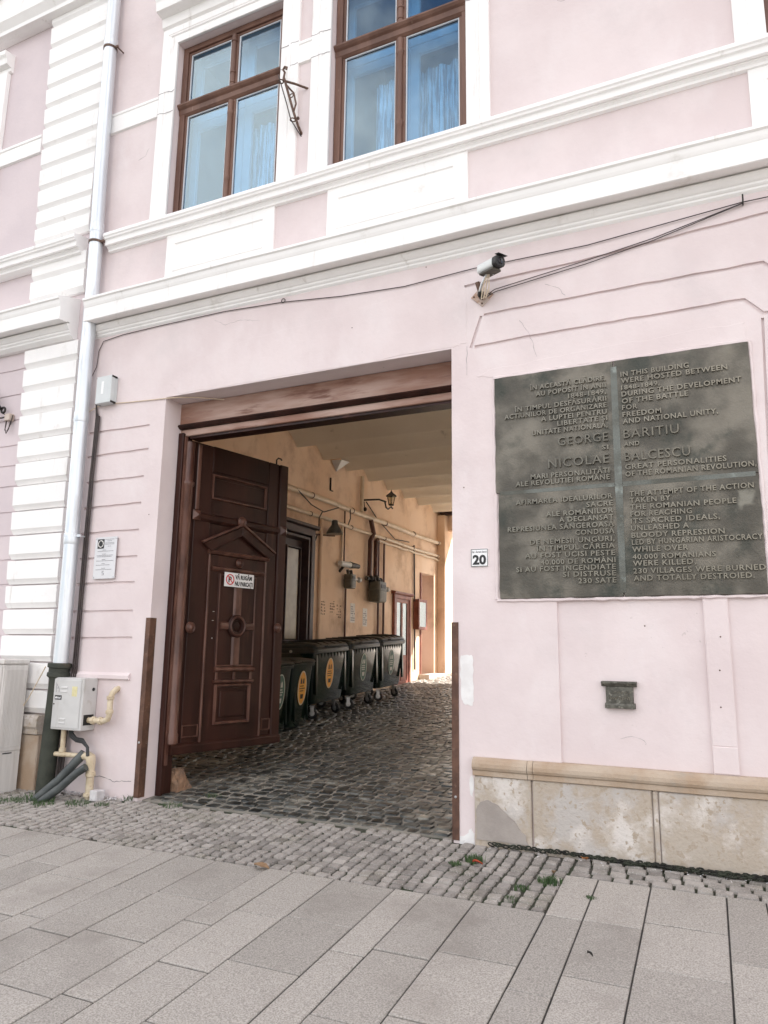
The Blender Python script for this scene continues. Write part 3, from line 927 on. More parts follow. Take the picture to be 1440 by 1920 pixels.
# patched render with a visible trowelled edge above the passage and round the plaque
blob([(-2.16, 4.22), (-2.03, 4.24), (-2.02, 4.6), (-2.05, 4.85), (-2.15, 4.9), (-2.4, 4.86), (-2.9, 4.80), (-3.6, 4.74), (-4.4, 4.70), (-5.2, 4.52), (-5.45, 4.35), (-5.3, 4.22), (-3.8, 4.215)], -0.0026, 0.001, 6, 0.012).build("render_patch", PINK, house, bevel=0.002)
blob([(-1.93, 3.90), (-1.8, 3.95), (-1.2, 3.97), (-0.5, 4.0), (0.22, 4.02), (0.24, 3.868), (-0.8, 3.868), (-1.75, 3.868)], -0.003, 0.001, 6, 0.010).build("render_patch", PINK, house, bevel=0.002)
# ---- passage: walls, vaulted ceiling, far pilaster
pw = MB()
XW = -7.6
pw.box(XW - 0.4, XW, 0.31, 4.86, -0.5, 5.80).box(XW - 0.4, XW, 4.86, 6.66, 3.80, 5.80).box(XW - 0.4, XW, 6.66, 12.43, -0.3, 5.80).box(XW - 0.4, XW, 12.43, 13.49, 3.62, 5.80).box(XW - 0.4, XW, 13.49, 14.42, 0, 5.80)
pw.box(XW - 0.4, XW - 0.15, 4.86, 6.66, -0.5, 3.80)
pw.build("passage_wall", ORANGE, house)
MB().box(XW - 0.8, XW - 0.001, 13.482, 13.489, 0.4, 3.62).box(XW - 0.8, XW - 0.41, 12.3, 12.42, 0.4, 3.62).build("doorway_reveal", ORANGE, house)
rw = MB().box(-1.88, -1.6, 0.31, 2.4, -0.5, 5.87)
arches = ((2.4, 5.05), (5.3, 7.95), (8.2, 10.85), (11.1, 13.75))
for y0, y1 in ((5.05, 5.3), (7.95, 8.2), (10.85, 11.1), (13.75, 14.0)):
    rw.box(-1.88, -1.6, y0, y1, -0.5, 5.87)
for y0, y1 in arches:
    P = [(y0, 5.87), (y0, 3.7)] + [((y0 + y1) / 2 - (y1 - y0) / 2 * math.cos(math.pi * k / 12), 3.7 + 0.85 * math.sin(math.pi * k / 12)) for k in range(1, 12)] + [(y1, 3.7), (y1, 5.87)]
    n = len(P)
    rw.add([(-1.88, a, b) for a, b in P] + [(-1.6, a, b) for a, b in P], [(i, (i + 1) % n, n + (i + 1) % n, n + i) for i in range(n)] + [tuple(range(n)), tuple(range(2 * n - 1, n - 1, -1))])
rw.build("added_arcade", ORANGE, house)  # unseen arcade, added to let light in from the well
MB().box(XW - 0.4, -5.502, 0.302, 0.34, -0.4, 5.80).box(-5.502, -1.88, 0.302, 0.34, 4.22, 5.80).build("passage_wall", ORANGE, house)
MB().box(XW + 0.001, XW + 0.24, 13.72, 14.44, 0.4, 5.40).build("pilaster", ORANGE, house, bevel=0.01)
MB().box(XW + 0.241, -1.881, 13.97, 14.45, 4.96, 5.56).build("end_lintel", ORANGE, house, bevel=0.01)
MB().box(XW + 0.1, -1.881, 13.70, 13.96, 5.42, 5.57).build("end_beam", DARKDOOR, house)
cusp = [0.34, 0.85, 1.88, 2.92, 3.96, 5.0, 6.05, 7.10, 8.14, 9.25, 10.30, 11.35, 12.35, 13.45, 14.0]
for y0, y1 in zip(cusp[:-1], cusp[1:]):
    V, F = [], []
    n = 12
    xs = [XW - 0.05, -6.2, -4.8, -3.2, -1.87]
    for xi, xx in enumerate(xs):
        wv = 0.012 * math.sin(xx * 1.7 + y0)
        for i in range(n + 1):
            t = i / n
            z = 5.445 + 0.275 * math.sin(math.pi * t) ** 0.8 + wv * math.sin(math.pi * t)
            V.append((xx, y0 + 0.03 + (y1 - y0 - 0.06) * t, z))
        V += [(xx, y1 - 0.0, 5.435), (xx, y1, 5.86), (xx, y0, 5.86), (xx, y0, 5.435)]
    k = n + 5
    for xi in range(len(xs) - 1):
        for i in range(k):
            j = (i + 1) % k
            F.append((xi * k + i, xi * k + j, (xi + 1) * k + j, (xi + 1) * k + i))
    o = MB().add(V, F).build("vault_bay", VAULT, house, smooth=True)
# broken corner where the vault meets the wall, with a grey rag of mesh
MB().add([(XW + 0.02, 7.40, 5.50), (XW + 0.02, 7.92, 5.56), (XW + 0.02, 7.62, 5.30), (XW + 0.22, 7.5, 5.52), (XW + 0.22, 7.85, 5.55)],
         [(0, 2, 3), (1, 4, 2), (3, 2, 4), (0, 3, 4, 1), (0, 1, 2)]).build("ceiling_bracket", GREYBOX, house)
# courtyard beyond
yard = thing("courtyard_building", "sunlit white courtyard wall glimpsed at the end of the passage", "building", (-9.0, 18, 1))
MB().box(-9.2, -8.4, 14.9, 30, 0.4, 8.5).build("wall", COURT, yard)
MB().box(-8.39, 5, 29, 29.5, 0.4, 6.0).build("wall", COURT, yard)
MB().box(-8.396, -8.33, 15.2, 20, 4.3, 4.45).build("ledge", COURT, yard)

# ================================================================== NEIGHBOUR
nb = thing("neighbour_house", "neighbouring pink house with white banded corner pilaster beside the downpipe", "building", (-8.5, 0.15, 0))
nbase = MB().box(-14, -6.889, 0.001, 0.30, -0.5, 11.4)
g3 = MB()
for z in (4.90, 4.565, 4.235, 3.905, 3.65, 3.39, 3.065, 2.78, 2.49, 2.2, 1.9, 1.6):
    groove(g3, [(-11.5, z + 0.03), (-7.5, z)], w=0.024, d=0.013)
nm = boolean_cut(nbase, [g3])
nm.materials.append(PINK2)
obj("wall", nm, nb)
MB().box(-14, -8.01, 0.31, 13, -0.5, 11.4).build("side_wall", PINK2, nb)
MB().profx([(-0.4, 11.41), (13.4, 11.41), (6.6, 14.2)], -14.3, -7.81).build("roof", ROOF, nb)
def px_l(z):
    return (-7.652 - 0.0385 * z) * 0.9867
def px_r(z):
    return (-6.882 - 0.0098 * z) * 0.9867 - 0.0
zj_app = [10.25, 9.941, 9.600, 9.277, 8.95, 8.643, 8.335, 8.027, 7.712, 7.403, 7.098, 6.843, 6.60]
def block(za, zb, name="quoin_block"):
    z1, z0 = 1.476 + (za - 1.476) * 0.9867, 1.476 + (zb - 1.476) * 0.9867
    c = 0.030
    ya, yb = -0.082 + jit(0.003), -0.040
    l0, l1, r0, r1 = px_l(z0) + jit(0.004), px_l(z1) + jit(0.004), px_r(z0) + jit(0.003), px_r(z1) + jit(0.003)
    z0 += 0.004
    z1 -= 0.004
    e = 0.032
    def ring(y, zz0, zz1, dx):
        return [(l0, y, zz0), (r0 - dx, y, zz0), (r1 - dx, y, zz1), (l1, y, zz1)]
    front = ring(ya, z0 + 0.062, z1 - 0.012, 0.0)
    mid = ring(yb, z0 + 0.004, z1 - 0.004, e * 0.9)
    mid[0], mid[3] = (l0, yb, z0 + 0.004), (l1, yb, z1 - 0.004)
    back = [(p[0], 0.0, p[2]) for p in mid]
    rs = [(r0, 0.0005, z0 + 0.062), (r1, 0.0005, z1 - 0.012)]
    V = front + mid + back
    F = [(0, 1, 2, 3), (0, 4, 5, 1), (3, 2, 6, 7), (4, 8, 9, 5), (7, 6, 10, 11), (0, 3, 7, 4), (4, 7, 11, 8), (11, 10, 9, 8)]
    V += rs
    F += [(1, 12, 13, 2), (1, 5, 9, 12), (2, 13, 10, 6), (12, 9, 10, 13)]
    return MB().add(V, F).build(name, WHITE, nb)
for a, b in zip(zj_app[:-1], zj_app[1:]):
    block(a, b)
for a, b in ((6.34, 6.09), (6.09, 5.78)):
    block(a, b)
zl = [5.15, 4.895, 4.600, 4.291, 3.972, 3.687, 3.396, 3.086, 2.793, 2.494, 2.197, 1.92, 1.622, 1.32, 1.02, 0.76]
for a, b in zip(zl[:-1], zl[1:]):
    block(a, b)
wavy_profile("cornice", [(0.0, CORN[0][1] + 0.06)] + [(y - 0.085, z + 0.055) for y, z in CORN[1:-1]] + [(-0.06, 5.125), (0.0, 5.125)], -14, -6.955, WHITE, nb)
wavy_profile("sill_course", [(0.0, 6.47)] + [(y - 0.082, z + 0.05) for y, z in SILL[1:-1]] + [(-0.06, 6.205), (0.0, 6.205)], -14, -6.925, WHITE, nb)
MB().profx([(0.0, 8.24), (-0.035, 8.225), (-0.035, 8.19), (-0.02, 8.18), (-0.028, 8.17), (-0.028, 7.97), (0.0, 7.96)], -14, -7.95).build("band_moulding", WHITE, nb)
MB().profx([(0.0, 10.95), (-0.42, 10.85), (-0.42, 10.72), (-0.36, 10.68), (-0.33, 10.55), (-0.24, 10.50), (-0.24, 10.12), (-0.17, 10.03), (-0.17, 9.97), (-0.085, 9.955), (0, 9.955)], -14, -6.93).build("upper_cornice", WHITE, nb)
MB().profx([(0.0, 9.74), (-0.16, 9.72), (-0.16, 9.66), (-0.13, 9.62), (-0.12, 9.54), (-0.05, 9.52), (-0.05, 9.47), (0, 9.46)], -12.0, -8.72).build("window_hood", WHITE, nb)
MB().box(-8.95, -8.76, -0.07, 0.0, 6.47, 9.455).build("window_surround", WHITE, nb, bevel=0.006)
# neighbour plinth
MB().profx([(0.02, 0.765), (-0.10, 0.755), (-0.125, 0.72), (-0.125, 0.64), (-0.105, 0.61), (-0.105, 0.56), (0.02, 0.555)], -14, -6.87).build("plinth_coping", STONE2, nb)
obj("plinth_stone", rough_block(-9, -6.862, -0.09, 0.02, -0.15, 0.554, "plinth_stone", STONE), nb)

# ================================================================== DOWNPIPE
dp = thing("downpipe", "tall zinc downpipe with a mossy cast iron foot between the two houses", "downpipe", (-6.66, -0.12, 0))
YP = -0.115
ctr = [(9.0 + 4, -6.80), (9.7, -6.735), (8.3, -6.715), (7.4, -6.695), (6.45, -6.665), (5.75, -6.645), (5.0, -6.645), (4.2, -6.635), (3.35, -6.622), (2.37, -6.605), (1.58, -6.60), (1.33, -6.605)]
def pcx(z):
    for (za, xa), (zb, xb) in zip(ctr[:-1], ctr[1:]):
        if za >= z >= zb:
            return xb + (xa - xb) * (z - zb) / (za - zb)
    return ctr[-1][1]
joints = [12.5, 9.05, 6.42, 4.03, 2.62, 1.30]
for a, b in zip(joints[:-1], joints[1:]):
    zs = np.linspace(a, b, 10)
    MB().tube([(pcx(z), YP, z) for z in zs], 0.078, 20).build("pipe_section", ZINC, dp, smooth=True)
for z in joints[1:-1]:
    MB().tube([(pcx(z + 0.11), YP, z + 0.11), (pcx(z + 0.1), YP, z + 0.1), (pcx(z), YP, z), (pcx(z - 0.012), YP, z - 0.012)], [0.080, 0.0835, 0.0835, 0.080], 20).build("socket", ZINC, dp, smooth=True)
for z in (9.0, 6.28, 2.70):
    b = MB()
    b.tube([(pcx(z), YP, z - 0.014), (pcx(z), YP, z + 0.014)], 0.086, 20)
    b.box(pcx(z) + 0.08, pcx(z) + 0.13, YP - 0.01, YP + 0.012, z - 0.014, z + 0.014)
    b.tube([(pcx(z) + 0.11, YP, z), (pcx(z) + 0.11, 0.01, z)], 0.009, 6)
    b.build("pipe_clip", RUSTIRON if z > 5 else ZINC, dp)
ci = [(0.088, 0.0), (0.088, 1.16), (0.094, 1.18), (0.118, 1.20), (0.118, 1.235), (0.105, 1.245), (0.105, 1.285), (0.122, 1.295), (0.122, 1.335), (0.09, 1.342)]
MB().tube([(-6.67 + 0.06 * (h / 1.34), YP, h - 0.02) for r, h in ci], [r for r, h in ci], 20).build("iron_foot", CASTIRON, dp, smooth=True)

# ================================================================== GATE
gate = thing("carriage_gate", "dark brown panelled wooden gate leaf standing open in the passage entrance", "gate", (-5.3, 0.4, 0.0))
MB().box(-5.499, -5.428, 0.235, 0.40, 0.0, 3.86).build("gate_jamb", GATE, gate, bevel=0.008)
MB().box(-5.427, -5.41, 0.262, 0.30, 0.30, 3.82).build("jamb_strip", GATE_LIT_WORN, gate)
lint = MB().box(-5.56, -2.10, 0.255, 0.42, 3.955, 4.202).build("lintel_beam", BEAM, gate, bevel=0.006)
MB().profx([(0.42, 3.954), (0.225, 3.952), (0.212, 3.935), (0.235, 3.915), (0.25, 3.905), (0.42, 3.905)], -5.55, -2.10).build("lintel_moulding", GATE, gate)
MB().box(-5.54, -2.10, 0.275, 0.42, 3.828, 3.904).build("transom", BEAM, gate, bevel=0.006)
MB().box(-5.384, -2.10, 0.30, 0.46, 3.80, 3.827).build("transom_stop", GATE, gate)
# leaf in local axes: X along the leaf, -Y towards the street side, Z up
dv = Vector((0.213, 0.977, 0)).normalized()
nv = Vector((0.977, -0.213, 0)).normalized()
LM = Matrix(((dv.x, -nv.x, 0, -5.40), (dv.y, -nv.y, 0, 0.38), (0, 0, 1, 0), (0, 0, 0, 1)))
leaf = MB().box(-0.06, 1.47, 0.0, 0.065, 0.40, 3.80).xform(LM).build("gate_leaf", GATE, gate, bevel=0.006)
def L(mb, name, m=GATE, **kw):
    return mb.xform(LM).build(name, m, leaf, **kw)
hp = [(0.035, 0.40), (0.035, 0.49), (0.06, 0.51), (0.06, 0.60), (0.052, 0.62), (0.052, 3.26), (0.066, 3.28), (0.066, 3.31), (0.052, 3.33), (0.05, 3.77)]
L(MB().lathe([(r + 0.012, h) for r, h in hp], (-0.035, 0.02, 0), 'z', 16), "hinge_post", GATE_LIT_WORN, smooth=True)
L(MB().box(0.06, 0.285, -0.018, -0.0005, 0.505, 3.78), "stile", bevel=0.006)
L(MB().box(1.17, 1.335, -0.018, -0.0005, 0.505, 3.80), "stile", bevel=0.006)
L(MB().box(1.345, 1.485, -0.040, 0.03, 0.45, 3.80), "meeting_stile", bevel=0.010)
L(MB().box(0.29, 1.165, -0.016, -0.0005, 3.50, 3.80), "top_rail", bevel=0.006)
L(MB().profx([(0, 3.005), (-0.038, 2.985), (-0.042, 2.965), (-0.042, 2.93), (-0.020, 2.90), (0, 2.895)], 0.13, 1.40), "mid_rail")
for s in (0.075, 1.43):
    L(MB().add([(s - 0.055, -0.041, 2.90), (s + 0.055, -0.041, 2.90), (s + 0.055, -0.041, 3.01), (s - 0.055, -0.041, 3.01), (s, -0.085, 2.955)],
               [(0, 1, 4), (1, 2, 4), (2, 3, 4), (3, 0, 4), (3, 2, 1, 0)]), "diamond_boss", GATE_LIT_WORN)
L(MB().bevframe(0.285, 1.145, 3.175, 3.475, 0.028, -0.034, -0.0005), "panel_moulding", GATE_LIT_WORN)
L(MB().box(0.335, 1.095, -0.010, -0.0008, 3.225, 3.425), "top_panel", bevel=0.012)
L(MB().box(0.06, 0.11, -0.030, -0.0185, 3.02, 3.77), "bead", GATE_LIT_WORN, bevel=0.008)
# pediment
def bar(p, q, w, y0, y1):
    a, b = Vector(p), Vector(q)
    d = (b - a).normalized()
    nrm = Vector((-d.y, d.x)) * w
    pts = [a, b, b + nrm, a + nrm]
    return MB().profy([(v.x, v.y) for v in pts], y0, y1)
L(MB().profy([(0.185, 2.655), (0.745, 2.915), (0.745, 2.80), (0.30, 2.575)], -0.055, -0.0005), "pediment_rake", bevel=0.007)
L(MB().profy([(1.285, 2.640), (0.747, 2.915), (0.747, 2.80), (1.19, 2.575)], -0.055, -0.0005), "pediment_rake", bevel=0.007)
for p, q in (((0.183, 2.66), (0.745, 2.925)), ((0.747, 2.925), (1.287, 2.645))):
    L(bar(p, q, 0.022, -0.072, -0.010), "pediment_fillet", GATE_LIT_WORN, bevel=0.004)
def rosette(s, z, r):
    m_ = MB()
    m_.lathe([(r, 0), (r, -0.012), (r * 0.86, -0.024), (r * 0.70, -0.014), (r * 0.60, -0.020), (r * 0.42, -0.034), (r * 0.2, -0.040), (0.002, -0.041)], (s, -0.0008, z), 'y', 20)
    m_.torus((s, -0.028, z), r * 0.62, r * 0.10, 'y', 18, 6, 0.4, 5.2)
    return m_
for s, z, r, y in ((0.735, 2.968, 0.062, -0.042), (0.742, 2.478, 0.052, -0.024), (0.092, 1.715, 0.062, -0.018), (1.385, 1.75, 0.058, -0.040)):
    m_ = rosette(s, z, r)
    m_.v = [(a, b + y, c) for a, b, c in m_.v]
    L(m_, "rosette", GATE_LIT_WORN, smooth=True)
# wicket door
L(MB().profx([(0, 2.60), (-0.040, 2.59), (-0.046, 2.575), (-0.030, 2.55), (0, 2.545)], 0.275, 1.215), "wicket_head", GATE_LIT_WORN)
wk = L(MB().box(0.300, 1.165, -0.022, -0.001, 0.50, 2.54), "wicket_door", bevel=0.005)
L(MB().box(0.288, 0.3145, -0.036, -0.0006, 0.50, 2.545), "wicket_bead", GATE_LIT_WORN, bevel=0.006)
L(MB().box(1.1505, 1.178, -0.036, -0.0006, 0.50, 2.545), "wicket_bead", GATE_LIT_WORN, bevel=0.006)
L(MB().profx([(-0.022, 2.41), (-0.050, 2.40), (-0.054, 2.385), (-0.036, 2.362), (-0.022, 2.355)], 0.335, 1.13), "ledge", GATE_LIT_WORN)
L(MB().box(0.44, 1.03, -0.010, -0.0012, 1.30, 2.34).xform(Matrix.Translation((0, -0.0212, 0))), "tall_panel", bevel=0.004)
L(MB().bevframe(0.455, 1.015, 1.295, 2.335, 0.020, -0.044, -0.030), "panel_moulding", GATE_LIT_WORN)
for z0, z1 in ((1.31, 1.63), (1.87, 2.32)):
    L(MB().profz([(0.672, -0.031), (0.690, -0.056), (0.780, -0.056), (0.798, -0.031)], z0, z1), "cross_bar", GATE_LIT_WORN, bevel=0.004)
for s0, s1 in ((0.475, 0.615), (0.855, 0.995)):
    L(MB().profx([(-0.031, 1.795), (-0.054, 1.782), (-0.058, 1.75), (-0.052, 1.715), (-0.031, 1.705)], s0, s1), "cross_bar", GATE_LIT_WORN)
L(MB().lathe([(0.135, -0.031), (0.135, -0.052), (0.118, -0.066), (0.085, -0.066), (0.066, -0.056), (0.060, -0.030), (0.04, -0.028)], (0.735, 0, 1.75), 'y', 28), "ring_boss", smooth=True)
L(MB().torus((0.735, -0.060, 1.75), 0.105, 0.014, 'y', 28, 6), "ring_moulding", GATE_LIT_WORN, smooth=True)
L(MB().lathe([(0.05, -0.029), (0.045, -0.040), (0.03, -0.046), (0.002, -0.046)], (0.735, 0, 1.75), 'y', 18), "boss_centre", smooth=True)
L(MB().profx([(-0.022, 1.295), (-0.05, 1.290), (-0.062, 1.275), (-0.062, 1.258), (-0.040, 1.238), (-0.022, 1.235)], 0.445, 1.03), "ledge", GATE_LIT_WORN)
for s in (0.48, 0.735, 0.99):
    L(MB().box(s - 0.018, s + 0.018, -0.042, -0.0215, 1.15, 1.235), "dentil", GATE_LIT_WORN, bevel=0.004)
L(MB().profx([(-0.022, 1.15), (-0.052, 1.145), (-0.052, 1.128), (-0.034, 1.115), (-0.022, 1.113)], 0.44, 1.03), "ledge", GATE_LIT_WORN)
L(MB().bevframe(0.465, 0.995, 0.665, 1.105, 0.034, -0.052, -0.0215), "panel_moulding", GATE_LIT_WORN)
L(MB().box(0.545, 0.915, -0.040, -0.0215, 0.745, 1.03), "low_panel", bevel=0.012)
for s0, s1 in ((0.06, 0.275), (1.20, 1.34)):
    L(MB().bevframe(s0, s1, 0.56, 0.69, 0.014, -0.030, -0.0185), "panel_moulding", GATE_LIT_WORN)
L(MB().profx([(0.03, 0.40), (-0.050, 0.40), (-0.055, 0.41), (-0.055, 0.475), (-0.045, 0.49), (-0.018, 0.508), (0.0, 0.508)], -0.075, 1.49), "kick_rail", GATE)
L(MB().tube([(1.33, 0.03, 3.79), (1.33, 0.03, 3.87), (1.35, 0.02, 3.895), (1.385, 0.01, 3.89), (1.39, 0.0, 3.87)], 0.010, 6), "hook", IRON)
L(MB().box(0.39, 0.405, -0.026, -0.0225, 1.60, 1.615).box(0.385, 0.405, -0.027, -0.0225, 1.80, 1.806).box(0.39, 0.41, -0.027, -0.0225, 1.90, 1.906), "keyhole", STEEL)
# stub of masonry under the hinge
def rubble(x0, x1, y0, y1, z0, z1, name, m):
    me = rough_block(x0, x1, y0, y1, z0, z1, name, m, 0.0)
    bm = bmesh.new()
    bm.from_mesh(me)
    bmesh.ops.subdivide_edges(bm, edges=bm.edges[:], cuts=4, use_grid_fill=True)
    for v in bm.verts:
        t = (v.co.z - z0) / (z1 - z0)
        v.co.x += jit(0.012) - 0.05 * t * t * (v.co.x > (x0 + x1) / 2)
        v.co.y += jit(0.012) - 0.12 * t * (v.co.y > (y0 + y1) / 2)
        v.co.z += jit(0.014)
    bm.to_mesh(me)
    bm.free()
    return me
hb = obj("hinge_stone", rubble(-5.47, -5.36, 0.42, 0.66, 0.0, 0.24, "hinge_stone", mat("crumbling_ochre_masonry", (0.30, 0.18, 0.11), (0.18, 0.12, 0.085), 9, 0.95, 0.012, 30)))
tag(hb, "broken ochre stub of masonry under the hinge of the gate leaf", "masonry stub")

ns = thing("no_parking_sign", "white no parking sign screwed to the gate leaf", "sign", tuple(LM @ Vector((0.73, -0.06, 2.2))))
def LS(mb, name, m, **kw):
    return mb.xform(LM).build(name, m, ns, **kw)
LS(MB().box(0.502, 0.952, -0.0600, -0.0560, 2.195, 2.358), "sign_plate", SIGNW, bevel=0.002)
LS(MB().torus((0.585, -0.0606, 2.277), 0.056, 0.0065, 'y', 28, 6), "red_ring", INKR)
LS(text_mb("P", 0.070, 0.045, 'CENTER', 0.02).xform(Matrix.Translation((0.585, -0.0605, 2.243))), "letter", INK)
LS(bar((0.548, 2.313), (0.618, 2.238), 0.010, -0.0640, -0.0605), "red_bar", INKR)
LS(text_mb("VĂ RUGĂM", 0.048, 0.255, 'LEFT', 0.035).xform(Matrix.Translation((0.662, -0.0605, 2.288))), "lettering", INK)
LS(text_mb("NU PARCAȚI", 0.048, 0.272, 'LEFT', 0.035).xform(Matrix.Translation((0.660, -0.0605, 2.214))), "lettering", INK)

# steel corner guards
for nm_, x0, x1, lab, z1, sx in (("L", -5.552, -5.497, "rusty steel corner guard on the left jamb of the passage", 1.80, 1), ("R", -2.178, -2.118, "rusty steel corner guard on the right jamb below the house number", 1.735, -1)):
    g_ = MB()
    if sx > 0:
        g_.box(x0, x1 + 0.004, -0.008, -0.0015, 0.02, z1).box(x1 - 0.003, x1 + 0.004, -0.0015, 0.085, 0.02, z1)
    else:
        g_.box(x0 + 0.0, x1, -0.008, -0.0015, 0.0, z1).box(x0 + 0.001, x0 + 0.0065, -0.0015, 0.075, 0.0, z1)
    go = g_.build("corner_guard", RUST)
    tag(go, lab, "corner guard", "steel guards on the passage corners")
    bo = MB().lathe([(0.011, 0), (0.011, -0.006), (0.007, -0.010), (0.001, -0.010)], ((x0 + x1) / 2, -0.008, 0.33 if sx < 0 else 0.55), 'y', 10).build("bolt", STEEL, go)

# ================================================================== MEMORIAL PLAQUE
pq = thing("memorial_plaque", "large weathered bronze plaque with raised lettering in two languages", "plaque", (-0.77, 0, 1.93))
def uneven_plate(x0, x1, z0, z1, y0, y1, name, m, amp=0.006, parent=None):
    P = []
    for (xa, za), (xb, zb) in (((x0, z0), (x1, z0)), ((x1, z0), (x1, z1)), ((x1, z1), (x0, z1)), ((x0, z1), (x0, z0))):
        n = 10
        for k in range(n):
            t = k / n
            e = 0 if k == 0 else amp
            P.append((xa + (xb - xa) * t + (jit(e) if xa == xb else 0), za + (zb - za) * t + (jit(e) if za == zb else 0)))
    return MB().profy(P, y0, y1).build(name, m, parent, bevel=0.004)
PX0, PX1, PZ0, PZ1 = -1.765, 0.237, 1.925, 3.85
cx, hz = -0.758, 2.815
panels = {}
for key, (a, b, c, d) in dict(tl=(PX0, cx - 0.004, hz + 0.004, PZ1), tr=(cx + 0.004, PX1, hz + 0.004, PZ1), bl=(PX0 + 0.02, cx - 0.004, PZ0, hz - 0.004), br=(cx + 0.004, PX1, PZ0, hz - 0.004)).items():
    panels[key] = uneven_plate(a, b, c, d, -0.022 + jit(0.001), 0.004, "bronze_panel", BRONZE, 0.004, pq)
MB().add([(cx - 0.026, -0.0235, PZ0 + 0.03), (cx + 0.018, -0.0235, PZ0 + 0.03), (cx + 0.028, -0.0245, hz), (cx + 0.024, -0.0235, PZ1 - 0.05), (cx - 0.024, -0.0235, PZ1 - 0.05), (cx - 0.03, -0.0245, hz),
          (cx - 0.03, -0.005, PZ0 + 0.03), (cx + 0.025, -0.005, PZ0 + 0.03), (cx + 0.028, -0.005, hz), (cx + 0.024, -0.005, PZ1 - 0.05), (cx - 0.024, -0.005, PZ1 - 0.05), (cx - 0.03, -0.005, hz)],
         [(0, 1, 2, 5), (5, 2, 3, 4), (6, 11, 8, 7), (11, 10, 9, 8), (0, 6, 7, 1), (1, 7, 8, 2), (2, 8, 9, 3), (3, 9, 10, 4), (4, 10, 11, 5), (5, 11, 6, 0)]).build("solder_seam", VERDI, pq)
MB().box(PX0 + 0.03, cx - 0.032, -0.0232, -0.006, hz - 0.018, hz + 0.016).box(cx + 0.03, PX1 - 0.02, -0.0232, -0.006, hz - 0.022, hz + 0.018).build("solder_seam", VERDI, pq, bevel=0.002)
TL = [("ÎN ACEASTĂ CLĂDIRE,", 3.693, -1.449, .041), ("AU POPOSIT ÎN ANII", 3.632, -1.40, .041), ("1848-1849,", 3.576, -1.13, .041), ("ÎN TIMPUL DESFĂSURĂRII", 3.516, -1.585, .041), ("ACTIUNILOR DE ORGANIZARE", 3.460, -1.675, .041),
      ("A LUPTEI PENTRU", 3.405, -1.36, .041), ("LIBERTATE SI", 3.350, -1.225, .041), ("UNITATE NATIONALĂ,", 3.292, -1.44, .041), ("GEORGE", 3.178, -1.225, .074), ("SI", 3.108, -0.875, .036),
      ("NICOLAE", 2.995, -1.31, .078), ("MARI PERSONALITĂTI", 2.913, -1.46, .042), ("ALE REVOLUTIEI ROMÂNE", 2.860, -1.59, .042)]
TR = [("IN THIS BUILDING", 3.701, -0.189, .042), ("WERE HOSTED BETWEEN", 3.645, 0.082, .042), ("1848-1849,", 3.588, -0.41, .038), ("DURING THE DEVELOPMENT", 3.532, 0.170, .042), ("OF THE BATTLE", 3.473, -0.205, .042),
      ("FOR", 3.418, -0.585, .042), ("FREEDOM", 3.359, -0.41, .042), ("AND NATIONAL UNITY,", 3.303, -0.005, .042), ("BARITIU", 3.181, -0.29, .076), ("AND", 3.115, -0.585, .036), ("BALCESCU", 2.993, -0.22, .078),
      ("GREAT PERSONALITIES", 2.926, 0.03, .042), ("OF THE ROMANIAN REVOLUTION,", 2.868, 0.226, .042)]
BL = [("AFIRMAREA IDEALURILOR", 2.703, -1.592, .041), ("SACRE", 2.645, -1.015, .041), ("ALE ROMÂNILOR", 2.588, -1.34, .041), ("A DECLANSAT", 2.535, -1.235, .041), ("REPRESIUNEA SÂNGEROASĂ", 2.478, -1.665, .041), ("CONDUSĂ", 2.422, -1.11, .041),
      ("DE NEMESII UNGURI,", 2.362, -1.48, .041), ("ÎN TIMPUL CĂREIA", 2.306, -1.43, .041), ("AU FOST UCISI PESTE", 2.250, -1.525, .041), ("40.000 DE ROMÂNI", 2.193, -1.395, .040), ("SI AU FOST INCENDIATE", 2.140, -1.60, .041),
      ("SI DISTRUSE", 2.089, -1.22, .041), ("230 SATE", 2.034, -1.10, .041)]
BR = [("THE ATTEMPT OF THE ACTION", 2.706, 0.197, .041), ("TAKEN BY", 2.654, -0.38, .041), ("THE ROMANIAN PEOPLE", 2.599, 0.075, .041), ("FOR REACHING", 2.543, -0.235, .041), ("ITS SACRED IDEALS,", 2.488, -0.045, .041), ("UNLEASHED A", 2.433, -0.262, .041),
      ("BLOODY REPRESSION", 2.376, -0.02, .041), ("LED BY HUNGARIAN ARISTOCRACY", 2.322, 0.228, .041), ("WHILE OVER", 2.266, -0.275, .041), ("40.000 ROMANIANS", 2.208, -0.09, .040), ("WERE KILLED,", 2.157, -0.23, .041),
      ("230 VILLAGES WERE BURNED", 2.098, 0.232, .041), ("AND TOTALLY DESTROIED.", 2.042, 0.155, .041)]
def lines(rows, key, fixed, align):
    for body, z, other, h in rows:
        big = h > 0.06
        m_ = text_mb(body, h, abs(other - fixed), align, 0.0 if big else 0.018, 0.020 if big else 0.017, 2, 1.12)
        m_.xform(Matrix.Translation((fixed, -0.0215, z)))
        m_.build("lettering", BRONZE_L if not big else BRONZE_N, panels[key])['kind'] = 'stuff'
lines(TL, 'tl', -0.823, 'RIGHT')
lines(TR, 'tr', -0.703, 'LEFT')
lines(BL, 'bl', -0.808, 'RIGHT')
lines(BR, 'br', -0.680, 'LEFT')
